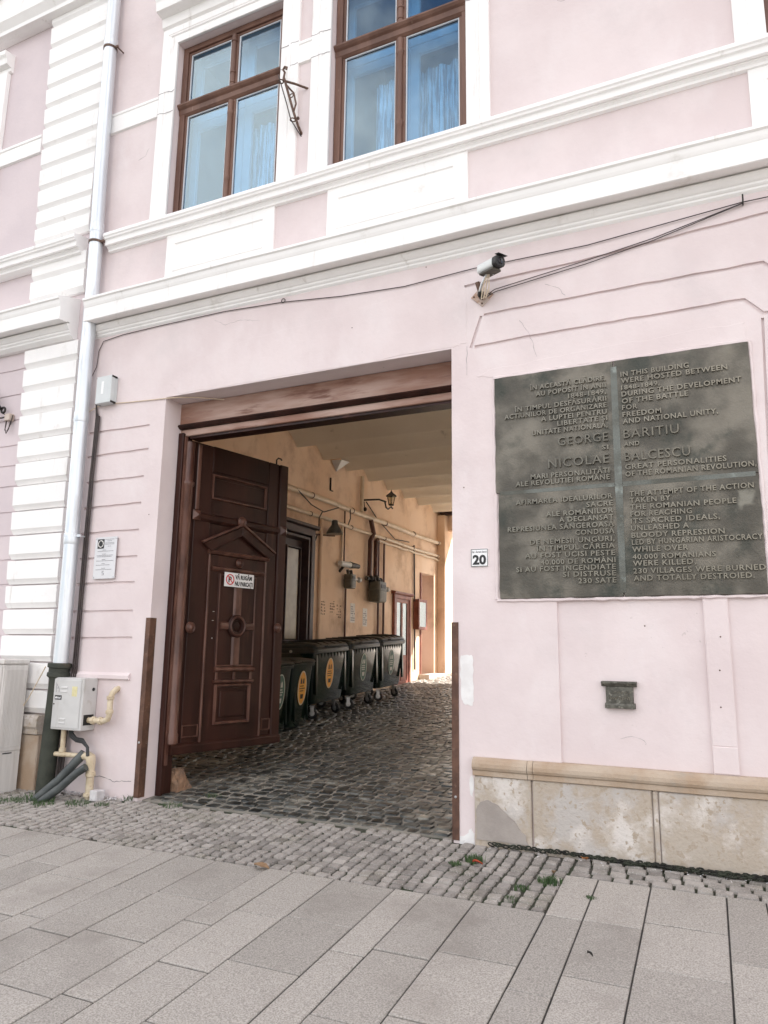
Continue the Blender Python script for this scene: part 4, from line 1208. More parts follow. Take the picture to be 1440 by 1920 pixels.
# plaster fillet around the plaque
fl = MB()
for (xa, za, xb, zb) in ((PX0 - 0.012, PZ0 - 0.012, PX1 + 0.012, PZ0 - 0.012), (PX0 - 0.012, PZ1 + 0.01, PX1 + 0.012, PZ1 + 0.01), (PX0 - 0.008, PZ0, PX0 - 0.012, PZ1), (PX1 + 0.012, PZ0, PX1 + 0.010, PZ1)):
    n = 40
    fl.tube([(xa + (xb - xa) * k / n + jit(0.003), -0.001, za + (zb - za) * k / n + jit(0.003)) for k in range(n + 1)], [random.uniform(0.010, 0.020) for _ in range(n + 1)], 6)
fl.build("plaster_fillet", PINK, house, smooth=True)

# little cast plate lower down
sp = thing("cast_plate", "small dark cast plate shaped like a pedestal set in the wall under the bronze plaque", "plaque", (-0.83, 0, 1.08))
BR2 = mat("dark_cast_bronze", (0.07, 0.066, 0.055), (0.13, 0.125, 0.105), 30, 0.5, 0.003, 70, metal=0.5, stain=(0.22, 0.21, 0.18), stain_scale=40, stain_lo=0.58, stain_hi=0.66)
MB().box(-0.928, -0.728, -0.016, 0.024, 1.105, 1.245).build("plate", BR2, sp, bevel=0.003)
MB().profx([(0.02, 1.283), (-0.036, 1.281), (-0.036, 1.268), (-0.028, 1.258), (-0.020, 1.244), (0.02, 1.243)], -0.958, -0.700).build("top_moulding", BR2, sp, bevel=0.002)
MB().profx([(0.02, 1.122), (-0.022, 1.120), (-0.030, 1.106), (-0.030, 1.082), (0.02, 1.080)], -0.936, -0.716).build("base_moulding", BR2, sp, bevel=0.002)
rel = MB()
for k in range(9):
    rel.tube([(-0.905 + 0.017 * k + jit(0.004), -0.017, 1.15 + jit(0.008)), (-0.895 + 0.017 * k + jit(0.004), -0.019, 1.17 + jit(0.012)), (-0.888 + 0.017 * k, -0.017, 1.152 + jit(0.01))], 0.003, 5)
for k in range(5):
    rel.tube([(-0.87 + 0.026 * k, -0.017, 1.19 + jit(0.01)), (-0.86 + 0.026 * k, -0.019, 1.205 + jit(0.01)), (-0.85 + 0.026 * k, -0.017, 1.195 + jit(0.01))], 0.0028, 5)
rel.build("relief", BRONZE_L, sp)

# house number
hn = thing("house_number_sign", "square white house number plate reading 20 beside the passage", "sign", (-1.92, 0, 2.2))
MB().box(-2.000, -1.848, -0.010, -0.001, 2.200, 2.353).build("sign_plate", SIGNW, hn, bevel=0.002)
MB().frame(-1.998, -1.850, 2.202, 2.351, 0.0045, -0.0114, -0.0101).build("border", INK, hn)
text_mb("20", 0.078, 0.118, 'CENTER', 0.04).xform(Matrix.Translation((-1.924, -0.0102, 2.222))).build("number", INK, hn)
text_mb("Str. Avram Iancu", 0.018, 0.128, 'CENTER', 0.012).xform(Matrix.Translation((-1.924, -0.0102, 2.319))).build("lettering", INKG, hn)

# information plate on the left pier
ip = thing("information_plate", "pale acrylic information plate with small print on four studs on the left pier", "sign", (-6.18, 0, 2.22))
MB().box(-6.335, -6.020, -0.030, -0.024, 2.222, 2.682).build("plate", PLEXI, ip, bevel=0.002)
for x_ in (-6.318, -6.037):
    for z_ in (2.240, 2.664):
        MB().lathe([(0.009, 0.004), (0.009, -0.032), (0.006, -0.036), (0.001, -0.036)], (x_, 0, z_), 'y', 10).build("stud", STEEL, ip)
em = MB().box(-6.298, -6.202, -0.0316, -0.0302, 2.555, 2.660)
em.build("emblem", INK, ip)
e2 = MB().torus((-6.25, -0.0322, 2.6075), 0.036, 0.0045, 'y', 24, 5)
for k in range(8):
    a = math.pi * k / 4
    e2.box(-6.25 + 0.036 * math.cos(a) - 0.006, -6.25 + 0.036 * math.cos(a) + 0.006, -0.0332, -0.0318, 2.6075 + 0.036 * math.sin(a) - 0.006, 2.6075 + 0.036 * math.sin(a) + 0.006)
e2.build("emblem_ring", PAPER, ip)
pr_ = MB()
def scrib(x0, x1, z, h=0.006):
    x = x0
    while x < x1:
        w = random.uniform(0.008, 0.024)
        pr_.box(x, min(x + w, x1), -0.0309, -0.0302, z, z + h)
        x += w + 0.004
for z_, a, b in ((2.652, -6.19, -6.06), (2.634, -6.16, -6.09), (2.612, -6.19, -6.055), (2.598, -6.19, -6.055), (2.575, -6.15, -6.10), (2.535, -6.22, -6.17), (2.522, -6.29, -6.06), (2.490, -6.22, -6.17), (2.476, -6.30, -6.06), (2.462, -6.29, -6.08),
                 (2.430, -6.22, -6.17), (2.416, -6.30, -6.05), (2.385, -6.22, -6.17), (2.370, -6.30, -6.10), (2.335, -6.22, -6.16), (2.320, -6.30, -6.07)):
    scrib(a, b, z_)
pr_.box(-6.205, -6.175, -0.0309, -0.0302, 2.262, 2.268).box(-6.183, -6.175, -0.0309, -0.0302, 2.268, 2.282).box(-6.205, -6.175, -0.0309, -0.0302, 2.282, 2.288).box(-6.205, -6.197, -0.0309, -0.0302, 2.288, 2.302).box(-6.205, -6.175, -0.0309, -0.0302, 2.302, 2.308)
pr_.build("small_print", INKG, ip)['kind'] = 'stuff'

# junction box high on the pier
jb = thing("junction_box", "grey plastic junction box high on the pink pier beside the downpipe", "junction box", (-6.3, 0, 4.2))
MB().box(-6.455, -6.225, -0.105, -0.045, 4.22, 4.545).build("cover", GREYBOX2, jb, bevel=0.006)
MB().box(-6.452, -6.228, -0.0445, -0.001, 4.223, 4.542).build("back", GREYBOX2, jb, bevel=0.004)
MB().box(-6.372, -6.338, -0.107, -0.1052, 4.33, 4.48).build("label_strip", SIGNW, jb)
for x_ in (-6.232, -6.448):
    for z_ in (4.232, 4.533):
        MB().box(x_ - 0.013, x_ + 0.013, -0.100, -0.02, z_ - 0.011, z_ + 0.011).build("screw_lug", IRON, jb, bevel=0.003)

# ================================================================== GAS METER BOX AND PIPES
gb = thing("gas_meter_box", "small grey metal gas meter cabinet with vent slots hung on the left pier", "meter box", (-6.36, -0.1, 0.64))
MB().box(-6.578, -6.150, -0.195, -0.004, 0.642, 1.172).build("cabinet_body", GREYBOX, gb, bevel=0.006)
dr = MB().box(-6.562, -6.178, -0.203, -0.1955, 0.662, 1.150).build("door", GREYBOX, gb, bevel=0.004)
for x0, x1, z_ in ((-6.46, -6.37, 1.072), (-6.46, -6.37, 1.030), (-6.455, -6.365, 0.752), (-6.455, -6.365, 0.712)):
    MB().profx([(-0.2025, z_ + 0.012), (-0.212, z_ - 0.004), (-0.2025, z_ - 0.006)], x0, x1).build("vent_slot", GREYBOX, dr)
MB().lathe([(0.008, -0.2025), (0.008, -0.208), (0.001, -0.208)], (-6.545, 0, 0.90), 'y', 10).build("lock", IRON, dr)
MB().box(-6.54, -6.443, -0.2052, -0.2032, 0.945, 0.990).build("black_label", INK, dr)
[lb_.box(-6.533 + 0.0118 * k, -6.533 + 0.0118 * k + random.uniform(0.005, 0.009), -0.2062, -0.2050, 0.956, 0.956 + random.uniform(0.014, 0.024)) for lb_ in [MB()] for k in range(7)][0].build("worn_print", SIGNW, dr)
MB().box(-6.300, -6.228, -0.2052, -0.2032, 0.985, 1.085).build("yellow_label", mat("pale_yellow_paper", (0.68, 0.62, 0.36), (0.6, 0.54, 0.3), 30, 0.7), dr)
tr_ = MB()
for a, b in (((-6.54, 1.115), (-6.49, 1.055)), ((-6.535, 1.10), (-6.53, 1.02)), ((-6.52, 1.06), (-6.50, 1.06)), ((-6.49, 1.055), (-6.49, 1.02))):
    tr_.add(bar(a, b, 0.006, -0.2042, -0.2032).v, bar(a, b, 0.006, -0.2042, -0.2032).f)
tr_.build("worn_mark", INKG, dr)
MB().lathe([(0.018, 0), (0.018, 0.004), (0.001, 0.004)], (-6.1505, -0.06, 1.055), 'x', 14).build("side_hole", INK, gb)
MB().box(-6.1502, -6.1465, -0.165, -0.035, 0.695, 0.80).build("pipe_opening", INK, gb)
gp = thing("gas_pipe", "cream yellow gas pipe rising from the meter cabinet into the pink wall", "gas pipe", (-5.9, -0.1, 0.7))
MB().tube([(-6.16, -0.095, 0.745), (-6.02, -0.095, 0.745), (-5.93, -0.095, 0.748), (-5.885, -0.095, 0.765), (-5.868, -0.095, 0.81), (-5.868, -0.095, 0.99), (-5.868, -0.07, 1.03), (-5.866, -0.03, 1.06), (-5.866, 0.03, 1.075)], 0.030, 12).build("pipe", YPIPE, gp, smooth=True)
for p in ((-6.08, 0.745, 0), (-5.98, 0.745, 0), (-5.868, 0.84, 1), (-5.868, 0.98, 1)):
    if p[2]:
        MB().lathe([(0.030, -0.02), (0.040, -0.015), (0.040, 0.015), (0.030, 0.02)], (p[0], -0.095, p[1]), 'z', 12).build("coupling", YPIPE, gp, smooth=True)
    else:
        MB().lathe([(0.030, -0.02), (0.041, -0.015), (0.041, 0.015), (0.030, 0.02)], (p[0], -0.095, p[1]), 'x', 8).build("coupling", YPIPE, gp)
gl = thing("gas_supply_pipe", "cream yellow gas supply pipe standing on the cobbles below the meter cabinet", "gas pipe", (-6.05, -0.14, 0.0))
MB().tube([(-6.47, -0.11, 0.66), (-6.465, -0.11, 0.40)], 0.026, 12).build("pipe", YPIPE, gl, smooth=True)
MB().tube([(-6.56, -0.115, 0.385), (-6.14, -0.115, 0.390)], 0.025, 12).build("pipe", YPIPE, gl, smooth=True)
MB().tube([(-6.14, -0.115, 0.39), (-6.09, -0.115, 0.395), (-6.055, -0.115, 0.38), (-6.045, -0.115, 0.34), (-6.04, -0.115, 0.25), (-6.035, -0.115, -0.02)], [0.036, 0.046, 0.050, 0.046, 0.038, 0.040], 14).build("riser", YPIPE, gl, smooth=True)
for z_, r_ in ((0.235, 0.047), (0.215, 0.05), (0.02, 0.056)):
    MB().lathe([(r_ * 0.85, -0.02), (r_, -0.014), (r_, 0.014), (r_ * 0.85, 0.02)], (-6.038, -0.115, z_), 'z', 16).build("collar", YPIPE, gl, smooth=True)
MB().lathe([(0.026, -0.03), (0.037, -0.025), (0.037, 0.025), (0.026, 0.03)], (-6.155, -0.115, 0.390), 'x', 8).build("coupling", YPIPE, gl)
MB().lathe([(0.026, -0.025), (0.036, -0.02), (0.036, 0.02), (0.026, 0.025)], (-6.466, -0.11, 0.43), 'z', 10).build("coupling", YPIPE, gl, smooth=True)
h1 = MB().tube([(-6.16, -0.10, 0.42), (-6.22, -0.15, 0.33), (-6.36, -0.22, 0.15), (-6.47, -0.31, 0.02), (-6.54, -0.36, -0.06)], 0.046, 14).build("conduit_hose", HOSE, None, smooth=True)
tag(h1, "longer dark corrugated hose leaning from the gas pipes into the grass", "hose", "hoses below the meter cabinet")
h2 = MB().tube([(-6.03, -0.19, 0.30), (-6.12, -0.22, 0.24), (-6.25, -0.29, 0.10), (-6.36, -0.36, 0.0), (-6.42, -0.40, -0.06)], 0.040, 14).build("conduit_hose", HOSE, None, smooth=True)
tag(h2, "shorter dark hose lying lower beside the yellow riser", "hose", "hoses below the meter cabinet")
cbm = MB()
for k in range(3):
    o_ = k * 0.016
    cbm.tube([(-6.40 + o_, -0.10, 0.66), (-6.36 + o_, -0.12, 0.57 + o_), (-6.26, -0.13, 0.53 + o_), (-6.16, -0.14, 0.525 + o_), (-6.09 + o_ * 0.5, -0.14, 0.48), (-6.06 + o_ * 0.5, -0.16, 0.40)], 0.011, 8)
tag(cbm.build("cable_bundle", BLACK, None, smooth=True), "bundle of black cables looping out below the meter cabinet", "cable")
fb = obj("white_block", rough_block(-5.99, -5.895, -0.20, -0.09, -0.02, 0.082, "white_block", FLINT, 0.006))
fb.data.transform(Matrix.Translation((0.045, 0, 0)))
tag(fb, "small broken white block lying beside the yellow gas riser", "stone block")
wb = MB()
for k in range(5):
    x_ = -6.505 + 0.012 * k
    wb.tube([(x_ - 0.02, -0.02 - 0.006 * k, 4.30 - 0.06 * k), (x_ + 0.012, -0.03, 4.10), (x_ + jit(0.01), -0.035, 3.4), (x_ - 0.005 + jit(0.01), -0.03, 2.6), (x_ + 0.0 + jit(0.015), -0.03, 1.9), (x_ + 0.005 + jit(0.01), -0.03, 1.25), (x_ - 0.04, -0.04, 0.8), (x_ - 0.05 + jit(0.02), -0.05, 0.2), (x_ - 0.05, -0.05, -0.02)], 0.009, 6)
tag(wb.build("cable_run", WIRE, None, smooth=True), "bundle of old dark cables running down behind the downpipe", "cable")

# street cabinet at the left edge
sc = thing("street_cabinet", "tall grey street distribution cabinet cut off by the left edge of the photo", "cabinet", (-7.5, -0.35, 0))
XS = -7.06
MB().box(-8.1, XS, -0.44, -0.135, -0.06, 1.30).build("body", CABINET, sc, bevel=0.008)
MB().box(-8.12, XS + 0.015, -0.46, -0.13, 1.301, 1.350).build("lid", CABINET, sc, bevel=0.008)
d_ = MB().box(XS + 0.0005, XS + 0.010, -0.425, -0.145, 0.40, 1.285).build("side_panel", CABINET, sc, bevel=0.003)
rib = MB()
for k in range(15):
    y_ = -0.415 + 0.0178 * k
    rib.box(XS + 0.0095, XS + 0.014, y_, y_ + 0.008, 0.44, 1.24)
rib.build("ribbing", CABINET, d_)
MB().box(XS + 0.0005, XS + 0.008, -0.425, -0.145, -0.02, 0.385).build("base_panel", CABINET, sc, bevel=0.003)
MB().box(XS + 0.0085, XS + 0.011, -0.36, -0.25, 0.372, 0.384).build("slot", INK, sc)
MB().box(-8.0, XS - 0.02, -0.452, -0.4405, 0.05, 1.28).build("door", CABINET, sc, bevel=0.004)
tag(MB().tube([(-6.735, -0.19, 1.28), (-6.86, -0.19, 1.08), (-6.96, -0.18, 0.94), (-7.04, -0.17, 0.86)], 0.006, 6).build("thin_cable", CREAM, None, smooth=True), "thin pale cable slanting from the iron pipe to the street cabinet", "cable")

# ================================================================== SECURITY CAMERA
sec = thing("security_camera", "white security camera with black hood on a rusty arm above the passage corner", "camera", (-1.87, 0, 4.66))
dd = 0.105
MB().profy([(-1.87 - dd, 4.66), (-1.87, 4.66 - dd), (-1.87 + dd, 4.66), (-1.87, 4.66 + dd)], -0.014, -0.001).build("base_plate", mat("rusty_pale_plate", (0.58, 0.50, 0.45), (0.40, 0.26, 0.19), 16, 0.7), sec, bevel=0.002)
for sx, sz in ((-0.075, 0), (0.075, 0), (0, 0.075), (0, -0.075)):
    MB().lathe([(0.009, -0.013), (0.009, -0.020), (0.001, -0.021)], (-1.87 + sx, 0, 4.66 + sz), 'y', 8).build("screw", RUSTIRON, sec)
MB().tube([(-1.865, -0.01, 4.655), (-1.862, -0.06, 4.645), (-1.86, -0.10, 4.66), (-1.878, -0.125, 4.74)], 0.022, 8).build("rusty_arm", RUSTIRON, sec, smooth=True)
MB().tube([(-1.86, -0.05, 4.63), (-1.855, -0.11, 4.62), (-1.845, -0.13, 4.64)], 0.027, 8).build("arm_clamp", IRON, sec, smooth=True)
CM = Matrix.Translation((-1.742, -0.20, 4.812)) @ Matrix.Rotation(R(58), 4, 'Z') @ Matrix.Rotation(R(5), 4, 'X') @ Matrix.Scale(0.78, 4)
MB().box(-0.066, 0.066, -0.13, 0.10, -0.075, -0.045).xform(CM).build("mount", mat("camera_mount_olive", (0.10, 0.09, 0.07), (0.06, 0.055, 0.045), 20, 0.5), sec, bevel=0.005)
MB().tube([(-1.86, -0.12, 4.64), (-1.82, -0.17, 4.69), (-1.76, -0.195, 4.775)], 0.013, 8).build("knuckle", STEEL, sec, smooth=True)
def rrect(w, h, r, n=5):
    P = []
    for cx_, cz_, a0 in ((w - r, h - r, 0), (-w + r, h - r, 90), (-w + r, -h + r, 180), (w - r, -h + r, 270)):
        for k in range(n):
            a = R(a0 + 90 * k / (n - 1))
            P.append((cx_ + r * math.cos(a), cz_ + r * math.sin(a)))
    return P
MB().profy(rrect(0.068, 0.060, 0.042), -0.12, 0.14).xform(CM @ Matrix.Translation((0, 0, 0.015))).build("housing", CAMW, sec, smooth=True, bevel=0.004)
MB().profy(rrect(0.072, 0.062, 0.044), -0.185, -0.115).xform(CM @ Matrix.Translation((0, 0, 0.016))).build("front_hood", BLACK, sec, smooth=True, bevel=0.005)
MB().profx([(-0.225, 0.080), (-0.16, 0.088), (-0.16, 0.082), (-0.225, 0.074)], -0.066, 0.066).xform(CM).build("sun_visor", BLACK, sec)
MB().lathe([(0.038, -0.186), (0.034, -0.192), (0.02, -0.189), (0.001, -0.188)], (0, 0, 0), 'y', 18).xform(CM @ Matrix.Translation((0, 0, 0.016))).build("lens", mat("lens_glass", (0.01, 0.008, 0.012), None, 3, 0.08), sec, smooth=True)
MB().ball((0.045, -0.02, -0.042), 0.035, 10).xform(CM).build("sensor_dome", CAMW, sec, smooth=True)
wr = MB()
for k in range(3):
    wr.tube([(-1.765 + 0.01 * k, -0.20, 4.77), (-1.82 + 0.03 * k, -0.16, 4.64), (-1.85 + 0.02 * k, -0.10, 4.585), (-1.84 + 0.012 * k, -0.06, 4.62)], 0.0055, 6)
wr.build("loose_cable", CREAM, sec, smooth=True)

# ================================================================== WROUGHT IRON BRACKET BETWEEN THE WINDOWS
ib = thing("iron_flag_bracket", "rusty wrought iron flag bracket between the two upper windows", "bracket", (-3.83, 0, 7.1))
MB().tube([(-4.00, -0.20, 7.52), (-3.985, -0.20, 7.60), (-4.005, -0.205, 7.635), (-3.985, -0.205, 7.665), (-3.96, -0.205, 7.65), (-3.965, -0.205, 7.625)], 0.012, 7).build("scroll", RUSTIRON, ib, smooth=True)
MB().tube([(-3.99, -0.20, 7.53), (-3.955, -0.16, 7.36), (-3.91, -0.11, 7.15), (-3.885, -0.05, 7.02), (-3.87, 0.01, 6.95)], 0.014, 8).build("main_bar", RUSTIRON, ib, smooth=True)
MB().tube([(-3.985, -0.20, 7.495), (-3.90, -0.12, 7.49), (-3.81, 0.01, 7.50)], 0.012, 8).build("wall_stay", RUSTIRON, ib, smooth=True)
MB().tube([(-3.975, -0.17, 7.46), (-3.925, -0.10, 7.40), (-3.905, -0.08, 7.28), (-3.92, -0.10, 7.17)], 0.010, 7).torus((-3.94, -0.12, 7.36), 0.022, 0.006, 'y', 14, 6).build("curl", RUSTIRON, ib, smooth=True)
MB().torus((-4.03, -0.205, 7.50), 0.030, 0.007, 'z', 16, 6).build("top_ring", RUSTIRON, ib, smooth=True)
MB().torus((-3.925, -0.10, 7.075), 0.028, 0.007, 'z', 16, 6).ball((-3.885, -0.06, 7.11), 0.018, 8).build("lower_ring", RUSTIRON, ib, smooth=True)
MB().tube([(-4.135, -0.10, 7.70), (-4.07, -0.19, 7.60), (-4.035, -0.205, 7.50), (-3.98, -0.16, 7.27), (-3.945, -0.11, 7.08), (-3.90, -0.04, 6.98), (-3.87, 0.01, 6.92)], 0.006, 6).build("drop_cable", WIRE, ib, smooth=True)

# ================================================================== CABLES ON THE FACADE
def strand(name, pts, r, label, m=WIRE, grp=None):
    P = []
    for (a, b) in zip(pts[:-1], pts[1:]):
        for k in range(6):
            t = k / 6
            P.append(tuple(a[i] + (b[i] - a[i]) * t for i in range(3)))
    P.append(pts[-1])
    o = MB().tube(P, r, 6).build(name, m, None, smooth=True)
    return tag(o, label, "cable", grp)
strand("facade_cable", [(-6.64, -0.04, 4.55), (-6.57, -0.02, 4.72), (-6.56, -0.015, 4.92), (-6.50, -0.015, 5.03), (-6.2, -0.012, 5.062), (-5.66, -0.012, 5.07), (-4.75, -0.012, 5.07), (-4.02, -0.012, 5.03), (-3.33, -0.012, 4.955), (-2.64, -0.012, 4.915), (-1.95, -0.015, 4.945), (-1.4, -0.014, 4.94), (-0.93, -0.014, 4.935), (0.274, -0.02, 5.015), (0.9, -0.02, 5.01), (3, -0.02, 4.98)], 0.0042,
       "long thin cable sagging along the wall under the cornice", grp="cables on the pink wall")
strand("facade_cable", [(-1.83, -0.05, 4.63), (-1.75, -0.02, 4.695), (-0.94, -0.014, 4.795), (-0.4, -0.014, 4.87), (0.285, -0.02, 5.008)], 0.0040, "upper of two cables running from the security camera to the wall hook", grp="cables on the pink wall")
strand("facade_cable", [(-1.83, -0.055, 4.615), (-1.74, -0.02, 4.672), (-0.94, -0.014, 4.765), (-0.4, -0.014, 4.85), (0.283, -0.028, 5.000)], 0.0040, "lower of two cables running from the security camera to the wall hook", grp="cables on the pink wall")
tag(MB().tube([(0.285, 0.01, 5.02), (0.285, -0.05, 5.02), (0.285, -0.06, 5.06)], 0.007, 6).torus((0.285, -0.02, 5.01), 0.018, 0.005, 'x', 12, 5).build("wall_hook", IRON, None), "small iron hook gathering the cables at the right edge", "hook")
tag(MB().torus((-4.01, -0.012, 5.045), 0.022, 0.004, 'y', 16, 5).build("cable_ring", IRON, None), "little wire ring on the cable under the cornice", "ring")
strand("pale_cable", [(-6.60, -0.04, 4.17), (-6.50, -0.02, 4.225), (-6.3, -0.014, 4.235), (-6.0, -0.012, 4.215), (-5.515, -0.012, 4.190), (-5.35, 0.03, 4.193), (-5.16, 0.12, 4.196), (-4.98, 0.22, 4.185), (-4.90, 0.262, 4.18)], 0.006, "pale thin cable slung from the downpipe to the passage soffit", CREAM)

# cable clamp at the left edge
ca = thing("cable_clamp", "black cable clamp with small beige box at the left edge of the photo", "cable clamp", (-8.0, -0.1, 4.2))
MB().box(-8.00, -7.91, -0.075, -0.002, 4.225, 4.315).build("beige_box", mat("beige_plastic", (0.45, 0.36, 0.30), (0.5, 0.42, 0.36), 10, 0.5), ca, bevel=0.006)
MB().tube([(-8.4, -0.12, 4.70), (-8.24, -0.12, 4.58), (-8.14, -0.11, 4.46), (-8.06, -0.09, 4.38)], [0.045, 0.05, 0.032, 0.02], 10).build("clamp_arm", IRON, ca, smooth=True)
MB().torus((-8.03, -0.075, 4.365), 0.034, 0.014, 'y', 16, 8).build("eye", IRON, ca, smooth=True)
lw = MB()
lw.tube([(-7.99, -0.05, 4.23), (-7.98, -0.06, 4.12), (-7.955, -0.06, 4.06), (-7.93, -0.05, 4.12), (-7.925, -0.04, 4.22)], 0.006, 6)
lw.tube([(-7.975, -0.05, 4.23), (-7.97, -0.07, 4.10), (-7.94, -0.06, 4.09), (-7.90, -0.05, 4.18), (-7.905, -0.03, 4.30)], 0.006, 6)
lw.tube([(-8.5, -0.06, 4.28), (-8.2, -0.06, 4.275), (-8.0, -0.05, 4.28)], 0.012, 6)
lw.tube([(-8.4, -0.06, 4.45), (-8.2, -0.07, 4.36), (-8.1, -0.07, 4.40), (-8.05, -0.06, 4.33), (-8.0, -0.05, 4.30)], 0.006, 6)
lw.build("wire_loop", WIRE, ca, smooth=True)

# ================================================================== BINS IN THE PASSAGE
def loft(levels, n=5, cap=True):
    """levels: (halfx, halfy, corner, cx, cy, z) rounded rectangles stacked into one body"""
    mb = MB()
    k = 4 * n
    for hx, hy, r, cx_, cy_, z in levels:
        mb.v += [(cx_ + x, cy_ + y, z) for x, y in rrect(hx, hy, r, n)]
    for i in range(len(levels) - 1):
        for j in range(k):
            j2 = (j + 1) % k
            mb.f.append((i * k + j, i * k + j2, (i + 1) * k + j2, (i + 1) * k + j))
    mb.f.append(tuple(range(k - 1, -1, -1)))
    mb.f.append(tuple((len(levels) - 1) * k + j for j in range(k)))
    return mb
# local axes: +X to the front of the bin (towards the roadway), Y along the row, Z up
def castor(cx_, cy_, parent, rot):
    wheel = MB().torus((0, 0, 0.095), 0.066, 0.029, 'y', 18, 8).build("wheel", BLACK, parent, smooth=True)
    hub = MB().lathe([(0.062, -0.016), (0.062, 0.016)], (0, 0, 0.095), 'y', 14).build("hub", STEEL, wheel)
    fork = MB().box(-0.03, 0.03, -0.042, -0.034, 0.085, 0.215).box(-0.03, 0.03, 0.034, 0.042, 0.085, 0.215).box(-0.045, 0.045, -0.05, 0.05, 0.215, 0.228).build("fork", STEEL, parent, bevel=0.003)
    T = Matrix.Translation((cx_, cy_, 0)) @ Matrix.Rotation(rot, 4, 'Z')
    for o in (wheel, hub, fork):
        o.data.transform(T)
def sticker(name, mats, parent, x, cy_, cz, ry, rz, slope=0.085):
    SH = Matrix(((1, 0, slope, -slope * cz), (0, 1, 0, 0), (0, 0, 1, 0), (0, 0, 0, 1)))
    d = MB()
    P = ellipse(cy_, cz, ry, rz)
    n = len(P)
    d.add([(x, a, b) for a, b in P] + [(x - 0.003, a, b) for a, b in P], [tuple(range(n)), tuple(range(2 * n - 1, n - 1, -1))] + [(i, n + i, n + (i + 1) % n, (i + 1) % n) for i in range(n)])
    st_ = d.xform(SH).build(name, mats[0], parent)
    ring = MB()
    P1, P2 = ellipse(cy_, cz, ry * 0.97, rz * 0.985), ellipse(cy_, cz, ry * 0.86, rz * 0.93)
    ring.add([(x + 0.0015, a, b) for a, b in P1 + P2], [(i, (i + 1) % n, n + (i + 1) % n, n + i) for i in range(n)])
    ring.xform(SH).build("sticker_ring", mats[1], st_)
    mk = MB()
    for z_, w_ in ((cz + rz * 0.08, 0.5), (cz - rz * 0.06, 0.62), (cz - rz * 0.20, 0.5)):
        q = cy_ - ry * w_
        while q < cy_ + ry * w_ - 0.02:
            ww = random.uniform(0.012, 0.026)
            mk.box(x + 0.001, x + 0.002, q, q + ww, z_, z_ + rz * 0.07)
            q += ww + 0.007
    for dy in (-0.3, 0.22):
        mk.add([(x + 0.0018, cy_ + ry * dy - 0.022, cz + rz * 0.25), (x + 0.0018, cy_ + ry * dy + 0.022, cz + rz * 0.25), (x + 0.0018, cy_ + ry * dy + 0.018, cz + rz * 0.48), (x + 0.0018, cy_ + ry * dy, cz + rz * 0.60), (x + 0.0018, cy_ + ry * dy - 0.018, cz + rz * 0.48)], [(0, 1, 2, 3, 4)])
    mk.add([(x + 0.0018, cy_ - ry * 0.3, cz - rz * 0.62), (x + 0.0018, cy_ + ry * 0.3, cz - rz * 0.62), (x + 0.0018, cy_ + ry * 0.36, cz - rz * 0.36), (x + 0.0018, cy_ - ry * 0.36, cz - rz * 0.36)], [(0, 1, 2, 3)])
    mk.xform(SH).build("sticker_print", mats[2], st_)

